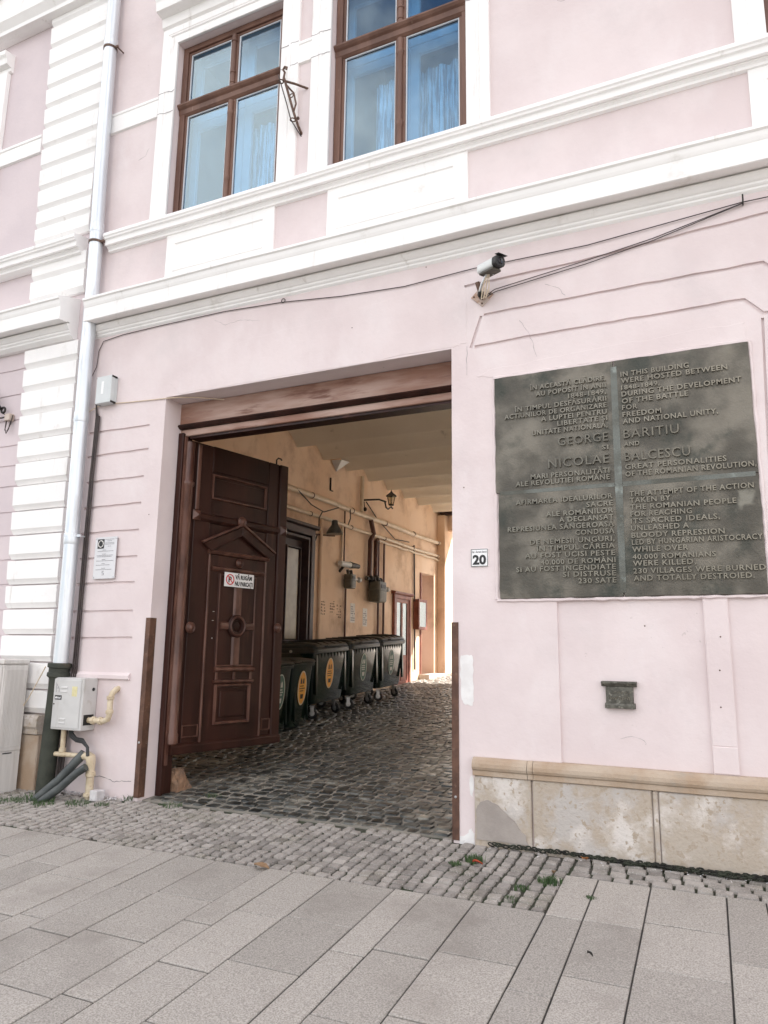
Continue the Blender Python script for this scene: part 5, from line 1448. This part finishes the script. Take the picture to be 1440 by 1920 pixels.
def container(cy_, label, stick, lid_open=0.0):
    z0 = gz(cy_)
    t = thing("waste_container", label, "waste container", (0, 0, 0), "large waste containers in the passage")
    HY = 0.60
    lv = []
    for z, fx, fy in ((0.245, 0.33, 0.80), (0.262, 0.37, 0.86), (0.33, 0.385, 0.88), (0.55, 0.41, 0.915), (0.80, 0.432, 0.945), (1.02, 0.45, 0.965), (1.10, 0.455, 0.97)):
        lv.append((fx, HY * fy, 0.09, 0.0, 0.0, z))
    body = loft(lv, 6)
    b = body.build("body", BIN, t, smooth=True)
    refl_teeth = MB()  # teeth under the rim, shaped after the reflection of the ribbed lid
    for k in range(9):
        y = -0.46 + 0.115 * k
        refl_teeth.add([(0.452, y - 0.030, 1.10), (0.452, y + 0.030, 1.10), (0.478, y + 0.026, 1.10), (0.478, y - 0.026, 1.10), (0.449, y, 1.005)], [(0, 1, 2, 3), (3, 2, 4), (0, 3, 4), (1, 4, 2), (0, 4, 1)])
    refl_teeth.build("rim_reflection_teeth", BIN, b)['kind'] = 'stuff'
    loft([(0.475, HY * 0.99, 0.07, 0, 0, 1.098), (0.500, HY * 1.0, 0.075, 0, 0, 1.105), (0.502, HY * 1.0, 0.075, 0, 0, 1.165), (0.49, HY * 0.99, 0.07, 0, 0, 1.178)], 6).build("rim", BINLID, t, smooth=True)
    lid = loft([(0.485, HY * 0.985, 0.07, -0.005, 0, 1.179), (0.492, HY * 0.99, 0.08, -0.005, 0, 1.20), (0.47, HY * 0.98, 0.09, -0.02, 0, 1.240), (0.40, HY * 0.95, 0.12, -0.05, 0, 1.268), (0.20, HY * 0.9, 0.05, -0.08, 0, 1.278)], 6)
    l_ = lid.build("lid", BINLID, t, smooth=True)
    seams = MB()
    for y in (-0.36, -0.12, 0.12, 0.36):
        seams.tube([(0.452, y, 1.235), (0.35, y, 1.272), (0.12, y, 1.285), (-0.2, y, 1.285)], 0.014, 6)
    seams.build("lid_ribs", BINLID, l_, smooth=True)
    MB().tube([(0.485, -0.30, 1.205), (0.53, -0.28, 1.215), (0.53, 0.28, 1.215), (0.485, 0.30, 1.205)], 0.016, 8).build("lid_handle", BINLID, l_, smooth=True)
    for s_ in (-1, 1):
        MB().tube([(0.0, s_ * HY * 0.95, 1.13), (0.0, s_ * (HY * 0.95 + 0.05), 1.13)], 0.024, 10).build("trunnion", STEEL, t, smooth=True)
        MB().box(0.41, 0.458, s_ * 0.50 - 0.03, s_ * 0.50 + 0.03, 0.40, 1.09).build("corner_rib", BIN, b, bevel=0.01)
    for sx in (-0.28, 0.30):
        for sy in (-0.40, 0.40):
            castor(sx, sy, t, R(25) if sy < 0 else R(-15))
    if stick:
        sticker("sticker", stick, t, 0.4325, -0.03, 0.74, 0.135, 0.26)
    t.location = (-6.87, cy_, z0 + 0.012)
    t.rotation_euler = (R(3.2), 0, jit(0.01))
    return t
c1 = container(5.60, "nearest large dark green waste container with an orange oval sticker", (STICK_O, STICK_W, INK))
c2 = container(6.91, "middle one of the three large dark green waste containers", (STICK_G, STICK_W, STICK_W))
c3 = container(8.17, "farthest large dark green waste container next to the red brown door", (STICK_G, STICK_W, STICK_W))

def wheelie(cy_, x_, label, stick):
    t = thing("wheelie_bin", label, "wheelie bin", (0, 0, 0), "small wheelie bins behind the gate leaf")
    b = loft([(0.24, 0.215, 0.05, 0.0, 0, 0.03), (0.25, 0.225, 0.05, 0.0, 0, 0.06), (0.30, 0.255, 0.06, 0.02, 0, 0.70), (0.325, 0.268, 0.06, 0.03, 0, 0.96)], 5).build("body", BIN, t, smooth=True)
    loft([(0.345, 0.282, 0.05, 0.03, 0, 0.955), (0.352, 0.287, 0.05, 0.03, 0, 0.965), (0.352, 0.287, 0.05, 0.03, 0, 1.0), (0.34, 0.28, 0.05, 0.03, 0, 1.008)], 5).build("rim", BIN, t, smooth=True)
    l_ = loft([(0.35, 0.285, 0.05, 0.035, 0, 1.009), (0.362, 0.292, 0.05, 0.04, 0, 1.022), (0.345, 0.28, 0.06, 0.03, 0, 1.055), (0.20, 0.2, 0.06, 0.0, 0, 1.08)], 5).build("lid", BINLID, t, smooth=True)
    MB().box(0.395, 0.425, -0.13, 0.13, 1.025, 1.045).build("lid_grip", BINLID, l_, bevel=0.008)
    MB().tube([(-0.35, -0.2, 1.0), (-0.40, -0.2, 1.03), (-0.40, 0.2, 1.03), (-0.35, 0.2, 1.0)], 0.015, 8).build("handle", BINLID, t, smooth=True)
    for s_ in (-1, 1):
        w_ = MB().torus((-0.22, s_ * 0.255, 0.10), 0.07, 0.028, 'y', 18, 8).build("wheel", BLACK, t, smooth=True)
        MB().lathe([(0.06, -0.015), (0.06, 0.015)], (-0.22, s_ * 0.255, 0.10), 'y', 12).build("hub", BLACK, w_)
    for s_ in (-0.17, 0.17):
        MB().box(0.268, 0.315, s_ - 0.012, s_ + 0.012, 0.12, 0.90).xform(Matrix.Translation((0.0, 0, 0))).build("body_rib", BIN, b, bevel=0.006)
    sticker("sticker", stick, t, 0.322, 0.0, 0.62, 0.115, 0.265, 0.10)
    t.location = (x_, cy_, gz(cy_) + 0.01)
    t.rotation_euler = (R(2.5), 0, R(-4))
    return t
wheelie(4.32, -6.545, "right small dark wheelie bin with an orange oval sticker", (STICK_O, STICK_W, INK))
wheelie(3.71, -6.555, "left small dark wheelie bin with a green sticker half hidden by the gate leaf", (STICK_G, STICK_W, STICK_W))

# ================================================================== FITTINGS ON THE PASSAGE WALL
X = XW
def hpipe(name, z, y0, y1, r, label, m, sag=0.01, clips=True):
    t = thing(name, label, "pipe", (X + 0.07, y0, z))
    n = 24
    pts = [(X + 0.02 + r, y0 + (y1 - y0) * k / n, z + sag * math.sin(k * 1.3)) for k in range(n + 1)]
    MB().tube(pts, r, 12).build("pipe", m, t, smooth=True)
    y = y0 + 0.9
    while y < y1 and clips:
        MB().tube([(X + 0.02 + r, y - 0.012, z), (X + 0.02 + r, y + 0.012, z)], r + 0.010, 12).build("pipe_clip", BROWNP, t)
        y += 1.75
    return t
hpipe("wall_pipe", 4.56, 0.4, 15.6, 0.056, "upper thick cream pipe running along the whole passage wall", CREAM)
hpipe("wall_pipe", 4.185, 0.4, 15.6, 0.040, "lower thinner cream pipe running along the passage wall", CREAM)
hpipe("wall_pipe", 4.09, 9.62, 13.9, 0.030, "short cream pipe ending at the brown pipes under the lower pipe", CREAM, clips=False)
def vpipe(name, pts, r, label, m, cat="pipe"):
    o = MB().tube(pts, r, 10).build(name, m, None, smooth=True)
    return tag(o, label, cat, "upright pipes and conduits on the passage wall")
vpipe("upright_pipe", [(X + 0.08, 8.75, 4.62), (X + 0.08, 8.76, 5.44)], 0.045, "cream upright pipe from the thick pipe up to the vault", CREAM)
vpipe("upright_pipe", [(X + 0.09, 9.22, 4.50), (X + 0.10, 9.36, 4.20), (X + 0.09, 9.20, 4.02), (X + 0.09, 9.19, 3.2)], 0.055, "brown kinked pipe going down to the big meter from the thick pipe", BROWNP)
vpipe("upright_pipe", [(X + 0.08, 9.62, 4.09), (X + 0.08, 9.53, 4.05), (X + 0.08, 9.52, 3.15)], 0.052, "brown straight pipe just behind the kinked one", BROWNP)
vpipe("upright_pipe", [(X + 0.05, 9.74, 4.08), (X + 0.05, 9.75, 3.0), (X + 0.05, 9.75, 0.70)], 0.026, "thin brown pipe passing behind the big meter", BROWNP)
vpipe("upright_pipe", [(X + 0.05, 10.05, 4.06), (X + 0.05, 10.05, 0.72)], 0.026, "thin brown pipe just before the red brown door", BROWNP)
vpipe("upright_pipe", [(X + 0.04, 7.02, 4.15), (X + 0.04, 7.03, 0.5)], 0.038, "ochre painted pipe just behind the dark framed door", ORANGE)
vpipe("upright_pipe", [(X + 0.04, 7.92, 4.14), (X + 0.04, 7.93, 3.30)], 0.022, "thin pale conduit above the small wall camera", CREAM)
vpipe("upright_pipe", [(X + 0.05, 8.01, 4.5), (X + 0.05, 8.02, 3.30)], 0.017, "thin dark conduit above the small wall camera", BROWNP)
vpipe("upright_pipe", [(X + 0.04, 8.14, 2.85), (X + 0.04, 8.15, 0.6)], 0.022, "thin conduit running down from the small meter", BROWNP)
vpipe("upright_pipe", [(X + 0.04, 11.93, 4.28), (X + 0.04, 11.98, 2.8)], 0.022, "dark conduit running down to the display case", WIRE)
vpipe("upright_pipe", [(X + 0.04, 12.0, 2.1), (X + 0.04, 12.02, 1.05)], 0.020, "grey conduit below the display case", WIRE)
for pts, lab in (([(X + 0.12, 5.9, 4.56), (X + 0.10, 6.5, 4.36), (X + 0.10, 7.0, 4.30), (X + 0.12, 7.6, 4.50)], "loose cable drooping below the thick passage pipe"),
                 ([(X + 0.10, 6.95, 4.30), (X + 0.10, 6.82, 4.15), (X + 0.09, 6.84, 3.88)], "dark cable dropping from the pipes to the dark door frame"),
                 ([(X + 0.13, 8.10, 4.56), (X + 0.11, 8.16, 4.36), (X + 0.11, 8.06, 4.2)], "short dark cable bridging the two cream pipes"),
                 ([(X + 0.06, 9.02, 4.90), (X + 0.05, 9.6, 4.62), (X + 0.08, 10.6, 4.25), (X + 0.08, 11.5, 4.30)], "thin cable slanting down from the lantern arm")):
    tag(MB().tube(pts, 0.013, 6).build("loose_cable", WIRE, None, smooth=True), lab, "cable", "loose cables in the passage")
tag(MB().box(X + 0.001, X + 0.03, 7.39, 7.415, 4.86, 5.12).box(X + 0.001, X + 0.02, 7.39, 7.52, 4.84, 4.86).build("wall_hook", IRON, None), "thin dark iron hook on the ochre wall above the thick pipe", "hook")

# lantern on a bracket
ln = thing("wall_lantern", "old iron lantern on a scrolled bracket under the passage vault", "lantern", (X, 9.2, 4.9))
MB().tube([(X + 0.0, 8.93, 4.93), (X + 0.35, 9.1, 4.95), (X + 0.42, 9.32, 4.93)], 0.022, 8).build("bracket_arm", IRON, ln, smooth=True)
MB().tube([(X + 0.42, 9.26, 4.93), (X + 0.42, 9.34, 4.80), (X + 0.42, 9.45, 4.78), (X + 0.42, 9.62, 4.87), (X + 0.42, 9.70, 4.84)], 0.018, 8).build("scroll", IRON, ln, smooth=True)
lx, ly = X + 0.42, 9.62
MB().lathe([(0.055, 4.90), (0.075, 4.915), (0.05, 4.93)], (lx, ly, 0), 'z', 8).build("lantern_base", IRON, ln)
MB().lathe([(0.062, 4.931), (0.105, 5.12)], (lx, ly, 0), 'z', 6).build("lantern_glass", LANTG, ln)
for k in range(6):
    a = 2 * math.pi * k / 6
    MB().tube([(lx + 0.064 * math.cos(a), ly + 0.064 * math.sin(a), 4.93), (lx + 0.108 * math.cos(a), ly + 0.108 * math.sin(a), 5.125)], 0.006, 5).build("glazing_bar", IRON, ln)
MB().lathe([(0.135, 5.121), (0.12, 5.14), (0.06, 5.19), (0.03, 5.22), (0.012, 5.25), (0.001, 5.30)], (lx, ly, 0), 'z', 8).build("lantern_roof", IRON, ln)
MB().ball((X + 0.05, 8.98, 4.72), 0.05, 8).tube([(X + 0.03, 8.97, 4.9), (X + 0.04, 8.98, 4.75)], 0.010, 6).build("junction_knob", IRON, ln, smooth=True)

# enamel shade lamp beside the dark door
sl = thing("shade_lamp", "dark bell shaped shade lamp on a short arm beside the dark framed door", "lamp", (X, 7.0, 3.8))
MB().tube([(X, 6.82, 3.82), (X + 0.03, 7.0, 3.83), (X + 0.12, 7.22, 3.84), (X + 0.18, 7.34, 3.85)], 0.018, 8).build("arm", RUSTIRON, sl, smooth=True)
MB().lathe([(0.175, 3.88), (0.17, 3.91), (0.135, 3.98), (0.085, 4.05), (0.07, 4.08), (0.07, 4.15), (0.05, 4.17), (0.001, 4.175)], (X + 0.20, 7.30, 0), 'z', 18).build("shade", mat("blue_grey_enamel", (0.04, 0.05, 0.055), (0.07, 0.08, 0.085), 12, 0.3), sl, smooth=True)
MB().tube([(X + 0.0, 6.80, 3.6), (X + 0.03, 6.88, 3.80)], 0.014, 6).build("stay", IRON, sl)

# small wall camera, meters
wc = thing("wall_camera", "small dark bullet camera on the passage wall above the small meter", "camera", (X, 7.9, 3.3))
MB().tube([(X + 0.10, 7.75, 3.325), (X + 0.12, 8.3, 3.335)], 0.062, 12).build("housing", GREYBOX2, wc, smooth=True)
MB().tube([(X + 0.12, 8.18, 3.335), (X + 0.13, 8.55, 3.34)], [0.072, 0.05], 12).build("hood", IRON, wc, smooth=True)
MB().tube([(X, 7.9, 3.16), (X + 0.06, 7.92, 3.24), (X + 0.10, 7.93, 3.30)], 0.03, 8).build("mount", IRON, wc, smooth=True)
def meter(name, y, z, w, h, d, label, m):
    t = thing(name, label, "gas meter", (X, y, z))
    b = loft([(d * 0.42, w * 0.46, d * 0.2, X + 0.05 + d / 2, y, z - h / 2), (d / 2, w / 2, d * 0.25, X + 0.05 + d / 2, y, z - h * 0.42), (d / 2, w / 2, d * 0.25, X + 0.05 + d / 2, y, z + h * 0.05), (d * 0.53, w * 0.53, d * 0.25, X + 0.05 + d / 2, y, z + h * 0.06),
              (d * 0.53, w * 0.53, d * 0.25, X + 0.05 + d / 2, y, z + h * 0.10), (d / 2, w / 2, d * 0.25, X + 0.05 + d / 2, y, z + h * 0.11), (d * 0.46, w * 0.46, d * 0.2, X + 0.05 + d / 2, y, z + h / 2)], 5)
    b.build("case", m, t, smooth=True)
    for s_ in (-0.28, 0.28):
        MB().tube([(X + 0.05 + d / 2, y + s_ * w, z + h / 2 - 0.01), (X + 0.06 + d / 3, y + s_ * w, z + h / 2 + 0.10)], 0.035, 10).build("union_nut", IRON, t, smooth=True)
    MB().tube([(X + 0.05 + d / 2, y + 0.52 * w, z + h * 0.25), (X + 0.08 + d / 2, y + 0.52 * w + 0.16, z + h * 0.22)], 0.035, 10).ball((X + 0.1 + d / 2, y + 0.52 * w + 0.20, z + h * 0.2), 0.06, 10).build("regulator", STEEL, t, smooth=True)
    MB().box(X + 0.051 + d, X + 0.058 + d, y - w * 0.25, y + w * 0.25, z + h * 0.18, z + h * 0.36).build("dial", IRON, t)
    return t
MTR = mat("meter_grey_green", (0.075, 0.07, 0.05), (0.11, 0.10, 0.075), 8, 0.5)
meter("gas_meter", 8.12, 2.97, 0.26, 0.30, 0.20, "small grey gas meter under the wall camera", MTR)
meter("gas_meter", 9.40, 2.84, 0.46, 0.46, 0.30, "larger grey green gas meter hanging from the brown pipes", MTR)
MB2 = MB().tube([(X + 0.12, 8.98, 3.12), (X + 0.12, 9.75, 3.12)], 0.05, 10).ball((X + 0.14, 9.15, 3.13), 0.075, 10).ball((X + 0.14, 9.45, 3.16), 0.08, 10).ball((X + 0.13, 9.68, 3.13), 0.07, 10)
tag(MB2.build("valve_block", IRON, None, smooth=True), "dark iron valve cluster joining the brown pipes above the larger meter", "valve")
# doors
d1 = thing("passage_door", "dark framed door with dusty panels in the passage wall behind the gate leaf", "door", (X, 5.8, 0.38))
YZ = Matrix(((0, -1, 0, X), (1, 0, 0, 0), (0, 0, 1, 0), (0, 0, 0, 1)))       # local x -> +y, local -y -> +x
def W(mb, name, m, parent, **kw):
    return mb.xform(YZ).build(name, m, parent, **kw)
W(MB().frame(4.80, 6.75, 0.30, 3.88, 0.14, -0.08, 0.1), "frame", DARKDOOR, d1, bevel=0.012)
W(MB().bevframe(4.94, 6.61, 0.44, 3.74, 0.13, -0.06, 0.12), "inner_moulding", DARKDOOR, d1)
W(MB().profx([(0.0, 3.98), (-0.15, 3.95), (-0.15, 3.90), (-0.10, 3.881), (0.0, 3.881)], 4.75, 6.80), "door_cornice", DARKDOOR, d1)
W(MB().box(5.06, 6.49, 0.08, 0.12, 0.4, 3.62), "door_leaf", DARKDOOR, d1)
for a, b in ((5.12, 5.66), (5.90, 6.34)):
    W(MB().box(a, b, 0.05, 0.0795, 1.70, 3.44), "dusty_panel", OLIVEPANE, d1, bevel=0.01)
    W(MB().bevframe(a - 0.05, b + 0.05, 1.65, 3.49, 0.05, 0.02, 0.0796), "panel_moulding", DARKDOOR, d1)
    W(MB().box(a, b, 0.04, 0.0795, 0.6, 1.45), "lower_panel", DARKDOOR, d1, bevel=0.015)
W(MB().profx([(0.08, 1.62), (0.0, 1.61), (-0.01, 1.56), (0.08, 1.50)], 5.07, 6.48), "lock_rail", DARKDOOR, d1)
d2 = thing("glazed_door", "narrow red brown glazed door in the passage wall behind the far container", "door", (X, 11.2, 0.72))
W(MB().frame(10.66, 11.70, 0.60, 2.90, 0.10, -0.07, 0.0), "frame", REDDOOR, d2, bevel=0.01)
W(MB().profx([(0.0, 2.99), (-0.12, 2.965), (-0.12, 2.93), (-0.08, 2.901), (0.0, 2.901)], 10.60, 11.76), "door_cornice", REDDOOR, d2)
W(MB().frame(10.762, 11.598, 0.70, 2.80, 0.09, -0.045, -0.003), "door_leaf", REDDOOR, d2, bevel=0.006)
W(MB().box(11.14, 11.22, -0.044, -0.004, 0.79, 2.71), "muntin", REDDOOR, d2, bevel=0.005)
W(MB().box(10.853, 11.139, -0.030, -0.004, 0.79, 1.42).box(11.221, 11.507, -0.030, -0.004, 0.79, 1.42), "lower_panel", REDDOOR, d2, bevel=0.01)
W(MB().box(10.853, 11.139, -0.022, -0.016, 1.42, 2.71).box(11.221, 11.507, -0.022, -0.016, 1.42, 2.71), "pane", GLASS2, d2)
W(MB().box(10.88, 11.0, -0.012, -0.004, 1.44, 2.69).box(11.30, 11.42, -0.012, -0.004, 1.44, 2.69), "white_curtain", PAPER, d2)
d3 = thing("open_door", "dark red door leaf standing open in the far doorway of the passage", "door", (X - 0.1, 12.45, 0.8))
MB().box(X - 0.36, X + 0.03, 12.44, 12.50, 0.84, 3.60).build("door_leaf", REDDOOR, d3, bevel=0.006)
MB().box(X - 0.3, X - 0.02, 12.501, 12.515, 1.05, 1.9).box(X - 0.3, X - 0.02, 12.501, 12.515, 2.1, 3.4).build("door_panel", REDDOOR, d3, bevel=0.01)
stp = obj("door_step", rough_block(X - 0.02, X + 0.30, 12.38, 13.55, 0.72, 0.93, "door_step", STEPW, 0.01))
tag(stp, "pale stone step in front of the open far doorway", "step")
cs_ = thing("display_case", "shallow brown framed display case with notices beside the far doorway", "display case", (X, 12.25, 2.1))
W(MB().box(11.98, 12.56, -0.14, -0.001, 2.08, 2.86), "case_box", REDDOOR, cs_, bevel=0.008)
W(MB().frame(11.975, 12.565, 2.075, 2.865, 0.075, -0.165, -0.1405), "case_frame", REDDOOR, cs_, bevel=0.006)
for z_, c in ((2.62, 0.16), (2.42, 0.17), (2.17, 0.22)):
    W(MB().box(12.07, 12.47, -0.146, -0.1405, z_, z_ + c), "notice", PAPER, cs_)
W(MB().box(12.05, 12.49, -0.158, -0.154, 2.15, 2.79), "pane", GLASS2, cs_)
# stencils and paper notices
for y, z0_, z1_ in ((7.26, 2.22, 2.53), (7.64, 2.28, 2.56), (7.93, 2.18, 2.48)):
    m_ = MB()
    for k in range(5):
        zz = z0_ + (z1_ - z0_) * k / 5
        for q in range(3):
            if random.random() < 0.8:
                m_.box(X + 0.0005, X + 0.002, y - 0.10 + q * 0.07, y - 0.10 + q * 0.07 + random.uniform(0.03, 0.06), zz, zz + random.uniform(0.015, 0.04))
    o = m_.build("stencil_marking", INKB)
    tag(o, {7.26: "faded brown stencil marking nearest the dark framed door", 7.64: "middle one of three faded brown stencil markings on the ochre wall", 7.93: "faded brown stencil marking nearest the white paper notices"}[y], "stencil", "stencil markings on the ochre wall")
for y, z0_, z1_, lab in ((8.555, 2.11, 2.53, "white paper notice on the ochre wall nearer the street"), (9.165, 2.05, 2.455, "white paper notice on the ochre wall below the larger meter")):
    t = thing("paper_notice", lab, "notice", (X, y, z0_), "paper notices on the ochre wall")
    uneven = MB().box(X + 0.0005, X + 0.004, y - 0.11, y + 0.11, z0_, z1_)
    uneven.build("paper", PAPER, t)
    m_ = MB()
    for k in range(7):
        zz = z0_ + 0.04 + (z1_ - z0_ - 0.08) * k / 7
        q = y - 0.08
        while q < y + 0.07:
            w_ = random.uniform(0.02, 0.05)
            if random.random() < 0.75:
                m_.box(X + 0.0042, X + 0.005, q, q + w_, zz, zz + 0.025)
            q += w_ + 0.012
    m_.build("print", INKG, t)
far = thing("far_lamp", "small dark lamp under the white ledge beyond the passage end", "lamp", (-7.4, 15.0, 5.0))
MB().box(-8.39, -8.2, 16.7, 17.0, 5.35, 5.42).box(-8.25, -8.12, 16.78, 16.92, 5.05, 5.35).build("lamp_body", IRON, far, bevel=0.01)

# ================================================================== SMALL THINGS ON THE GROUND
def tuft(cx_, cy_, r, n, h, label):
    mb = MB()
    for k in range(n):
        a, d = random.uniform(0, 2 * math.pi), r * math.sqrt(random.random())
        x0, y0 = cx_ + d * math.cos(a) * 1.4, cy_ + d * math.sin(a)
        z0_ = gz(y0) - 0.02
        hh = h * random.uniform(0.5, 1.1)
        lx_, ly_ = jit(hh * 0.9), jit(hh * 0.9)
        w_ = random.uniform(0.002, 0.004)
        b = random.uniform(0, math.pi)
        dx, dy = w_ * math.cos(b), w_ * math.sin(b)
        mb.add([(x0 - dx, y0 - dy, z0_), (x0 + dx, y0 + dy, z0_), (x0 + lx_ * 0.5 + dx * 0.7, y0 + ly_ * 0.5 + dy * 0.7, z0_ + 0.02 + hh * 0.6), (x0 + lx_ * 0.5 - dx * 0.7, y0 + ly_ * 0.5 - dy * 0.7, z0_ + 0.02 + hh * 0.6), (x0 + lx_, y0 + ly_, z0_ + 0.02 + hh * 0.85)],
               [(0, 1, 2, 3), (3, 2, 4)])
    return tag(mb.build("grass_tuft", GRASS), label, "grass tuft", "grass tufts between the cobbles")
tuft(-1.86, -0.40, 0.055, 150, 0.045, "grass tuft behind the red leaf near the plinth corner")
tuft(-1.97, -0.52, 0.035, 50, 0.022, "flat grass tuft left of the red leaf")
tuft(-1.255, -0.62, 0.06, 140, 0.04, "grass tuft at the inner corner of the cobbles and the slabs")
tuft(-1.40, -0.80, 0.04, 60, 0.02, "tiny grass growth in the cobble joints near the slab edge")
tuft(-0.955, -0.80, 0.028, 40, 0.02, "tiny weed in a slab joint at the right")
tuft(-1.42, -1.0, 0.03, 40, 0.018, "faint green growth in the last cobble row before the slabs")
tuft(-6.50, -0.37, 0.16, 240, 0.045, "large grass tuft around the ends of the dark hoses")
tuft(-6.28, -0.44, 0.10, 120, 0.035, "grass tuft in front of the shorter dark hose")
tuft(-6.78, -0.52, 0.10, 110, 0.03, "grass tuft in front of the street cabinet")
tuft(-5.98, -0.30, 0.10, 120, 0.035, "grass tuft in front of the yellow gas riser")
tuft(-5.70, -0.26, 0.06, 60, 0.03, "grass tuft in front of the small white block")
tuft(-5.60, -0.02, 0.03, 30, 0.06, "thin dry weed at the foot of the left pier")
tuft(-5.05, -0.02, 0.09, 70, 0.025, "low green growth on the threshold cobbles at the left jamb")
tuft(-4.9, 0.42, 0.07, 50, 0.03, "grass tuft under the open gate leaf")
def leaf_obj(cx_, cy_, s_, m, label, rot):
    pts, n = [], 9
    V, F = [], []
    for k in range(n):
        t = k / (n - 1)
        w_ = s_ * 0.36 * math.sin(math.pi * min(1, t * 0.95 + 0.03)) * (1 + 0.25 * (k % 2))
        xx = (t - 0.5) * s_
        zc = 0.010 + 0.012 * math.sin(t * 3 + 1)
        V += [(xx, -w_, zc + 0.012), (xx, 0, zc), (xx, w_, zc + 0.010)]
    for k in range(n - 1):
        for j in range(2):
            F.append((k * 3 + j, k * 3 + j + 1, k * 3 + 4 + j, k * 3 + 3 + j))
    mb = MB().add(V, F).xform(Matrix.Translation((cx_, cy_, gz(cy_) + 0.004)) @ Matrix.Rotation(R(rot), 4, 'Z'))
    o = mb.build("fallen_leaf", m)
    sd = o.modifiers.new('thickness', 'SOLIDIFY')
    sd.thickness = 0.0015
    return tag(o, label, "leaf", "fallen leaves")
leaf_obj(-1.805, -0.50, 0.075, LEAFR, "crumpled red leaf lying on the cobbles before the plinth corner", 30)
leaf_obj(-1.108, -0.13, 0.070, LEAFO, "orange leaf lying against the foot of the plinth", 80)
leaf_obj(-3.22, -1.17, 0.12, LEAFB, "brown leaf on the edge between the cobbles and the slabs", 10)
leaf_obj(-0.815, -1.63, 0.035, BLACK, "small black scrap on a slab near the bottom right", 45)
leaf_obj(-1.255, -0.49, 0.04, LEAFB, "small dark brown leaf beside the inner corner of the slabs", 120)
# dark matted chain along the foot of the plinth
ch = MB()
xx = -1.84
k = 0
while xx < 2.6:
    wv = 0.012 * math.sin(xx * 3.1) + 0.008 * math.sin(xx * 9)
    th = 0.5 + 0.5 * min(1, max(0, (xx + 1.9) / 0.9))
    n_ = 2 if xx > -0.95 else 1
    for q in range(n_):
        yy = -0.062 - 0.022 * q + wv * 0.6 + jit(0.004)
        T = Matrix.Translation((xx, yy, gz(yy) + 0.014 + 0.010 * random.random())) @ Matrix.Rotation(jit(0.5) + (0 if k % 2 else 1.35), 4, 'X') @ Matrix.Rotation(jit(0.4), 4, 'Z')
        l_ = MB()
        pts = [(0.019 * math.cos(a) * 1.35, 0.013 * math.sin(a), 0) for a in [2 * math.pi * i / 8 for i in range(9)]]
        l_.tube(pts, 0.0055 * (0.6 + 0.6 * th), 5, False)
        l_.xform(T)
        ch.add(l_.v, l_.f)
    xx += 0.029
    k += 1
tag(ch.build("iron_chain", ASH, None, smooth=True), "dark dirty chain lying along the foot of the stone plinth", "chain")
# crumbs of plaster and gravel along the wall foot
gm = MB()
for k in range(420):
    x_ = random.choice((random.uniform(-6.75, -5.5), random.uniform(-6.7, -5.7), random.uniform(-2.15, 1.0)))
    y_ = -abs(random.gauss(0, 0.05)) - (0.075 if x_ > -2.0 else 0.01)
    r_ = random.uniform(0.003, 0.011) * (1.3 if x_ < -5 else 0.8)
    gm.add([(x_ + r_ * jit(1.4), y_ + r_ * jit(1.4), gz(y_) + r_ * random.uniform(0, 1.4)) for q in range(4)], [(0, 1, 2), (0, 2, 3), (0, 3, 1), (1, 3, 2)])
gvo = gm.build("gravel", FLINT)
gvo['kind'] = 'stuff'
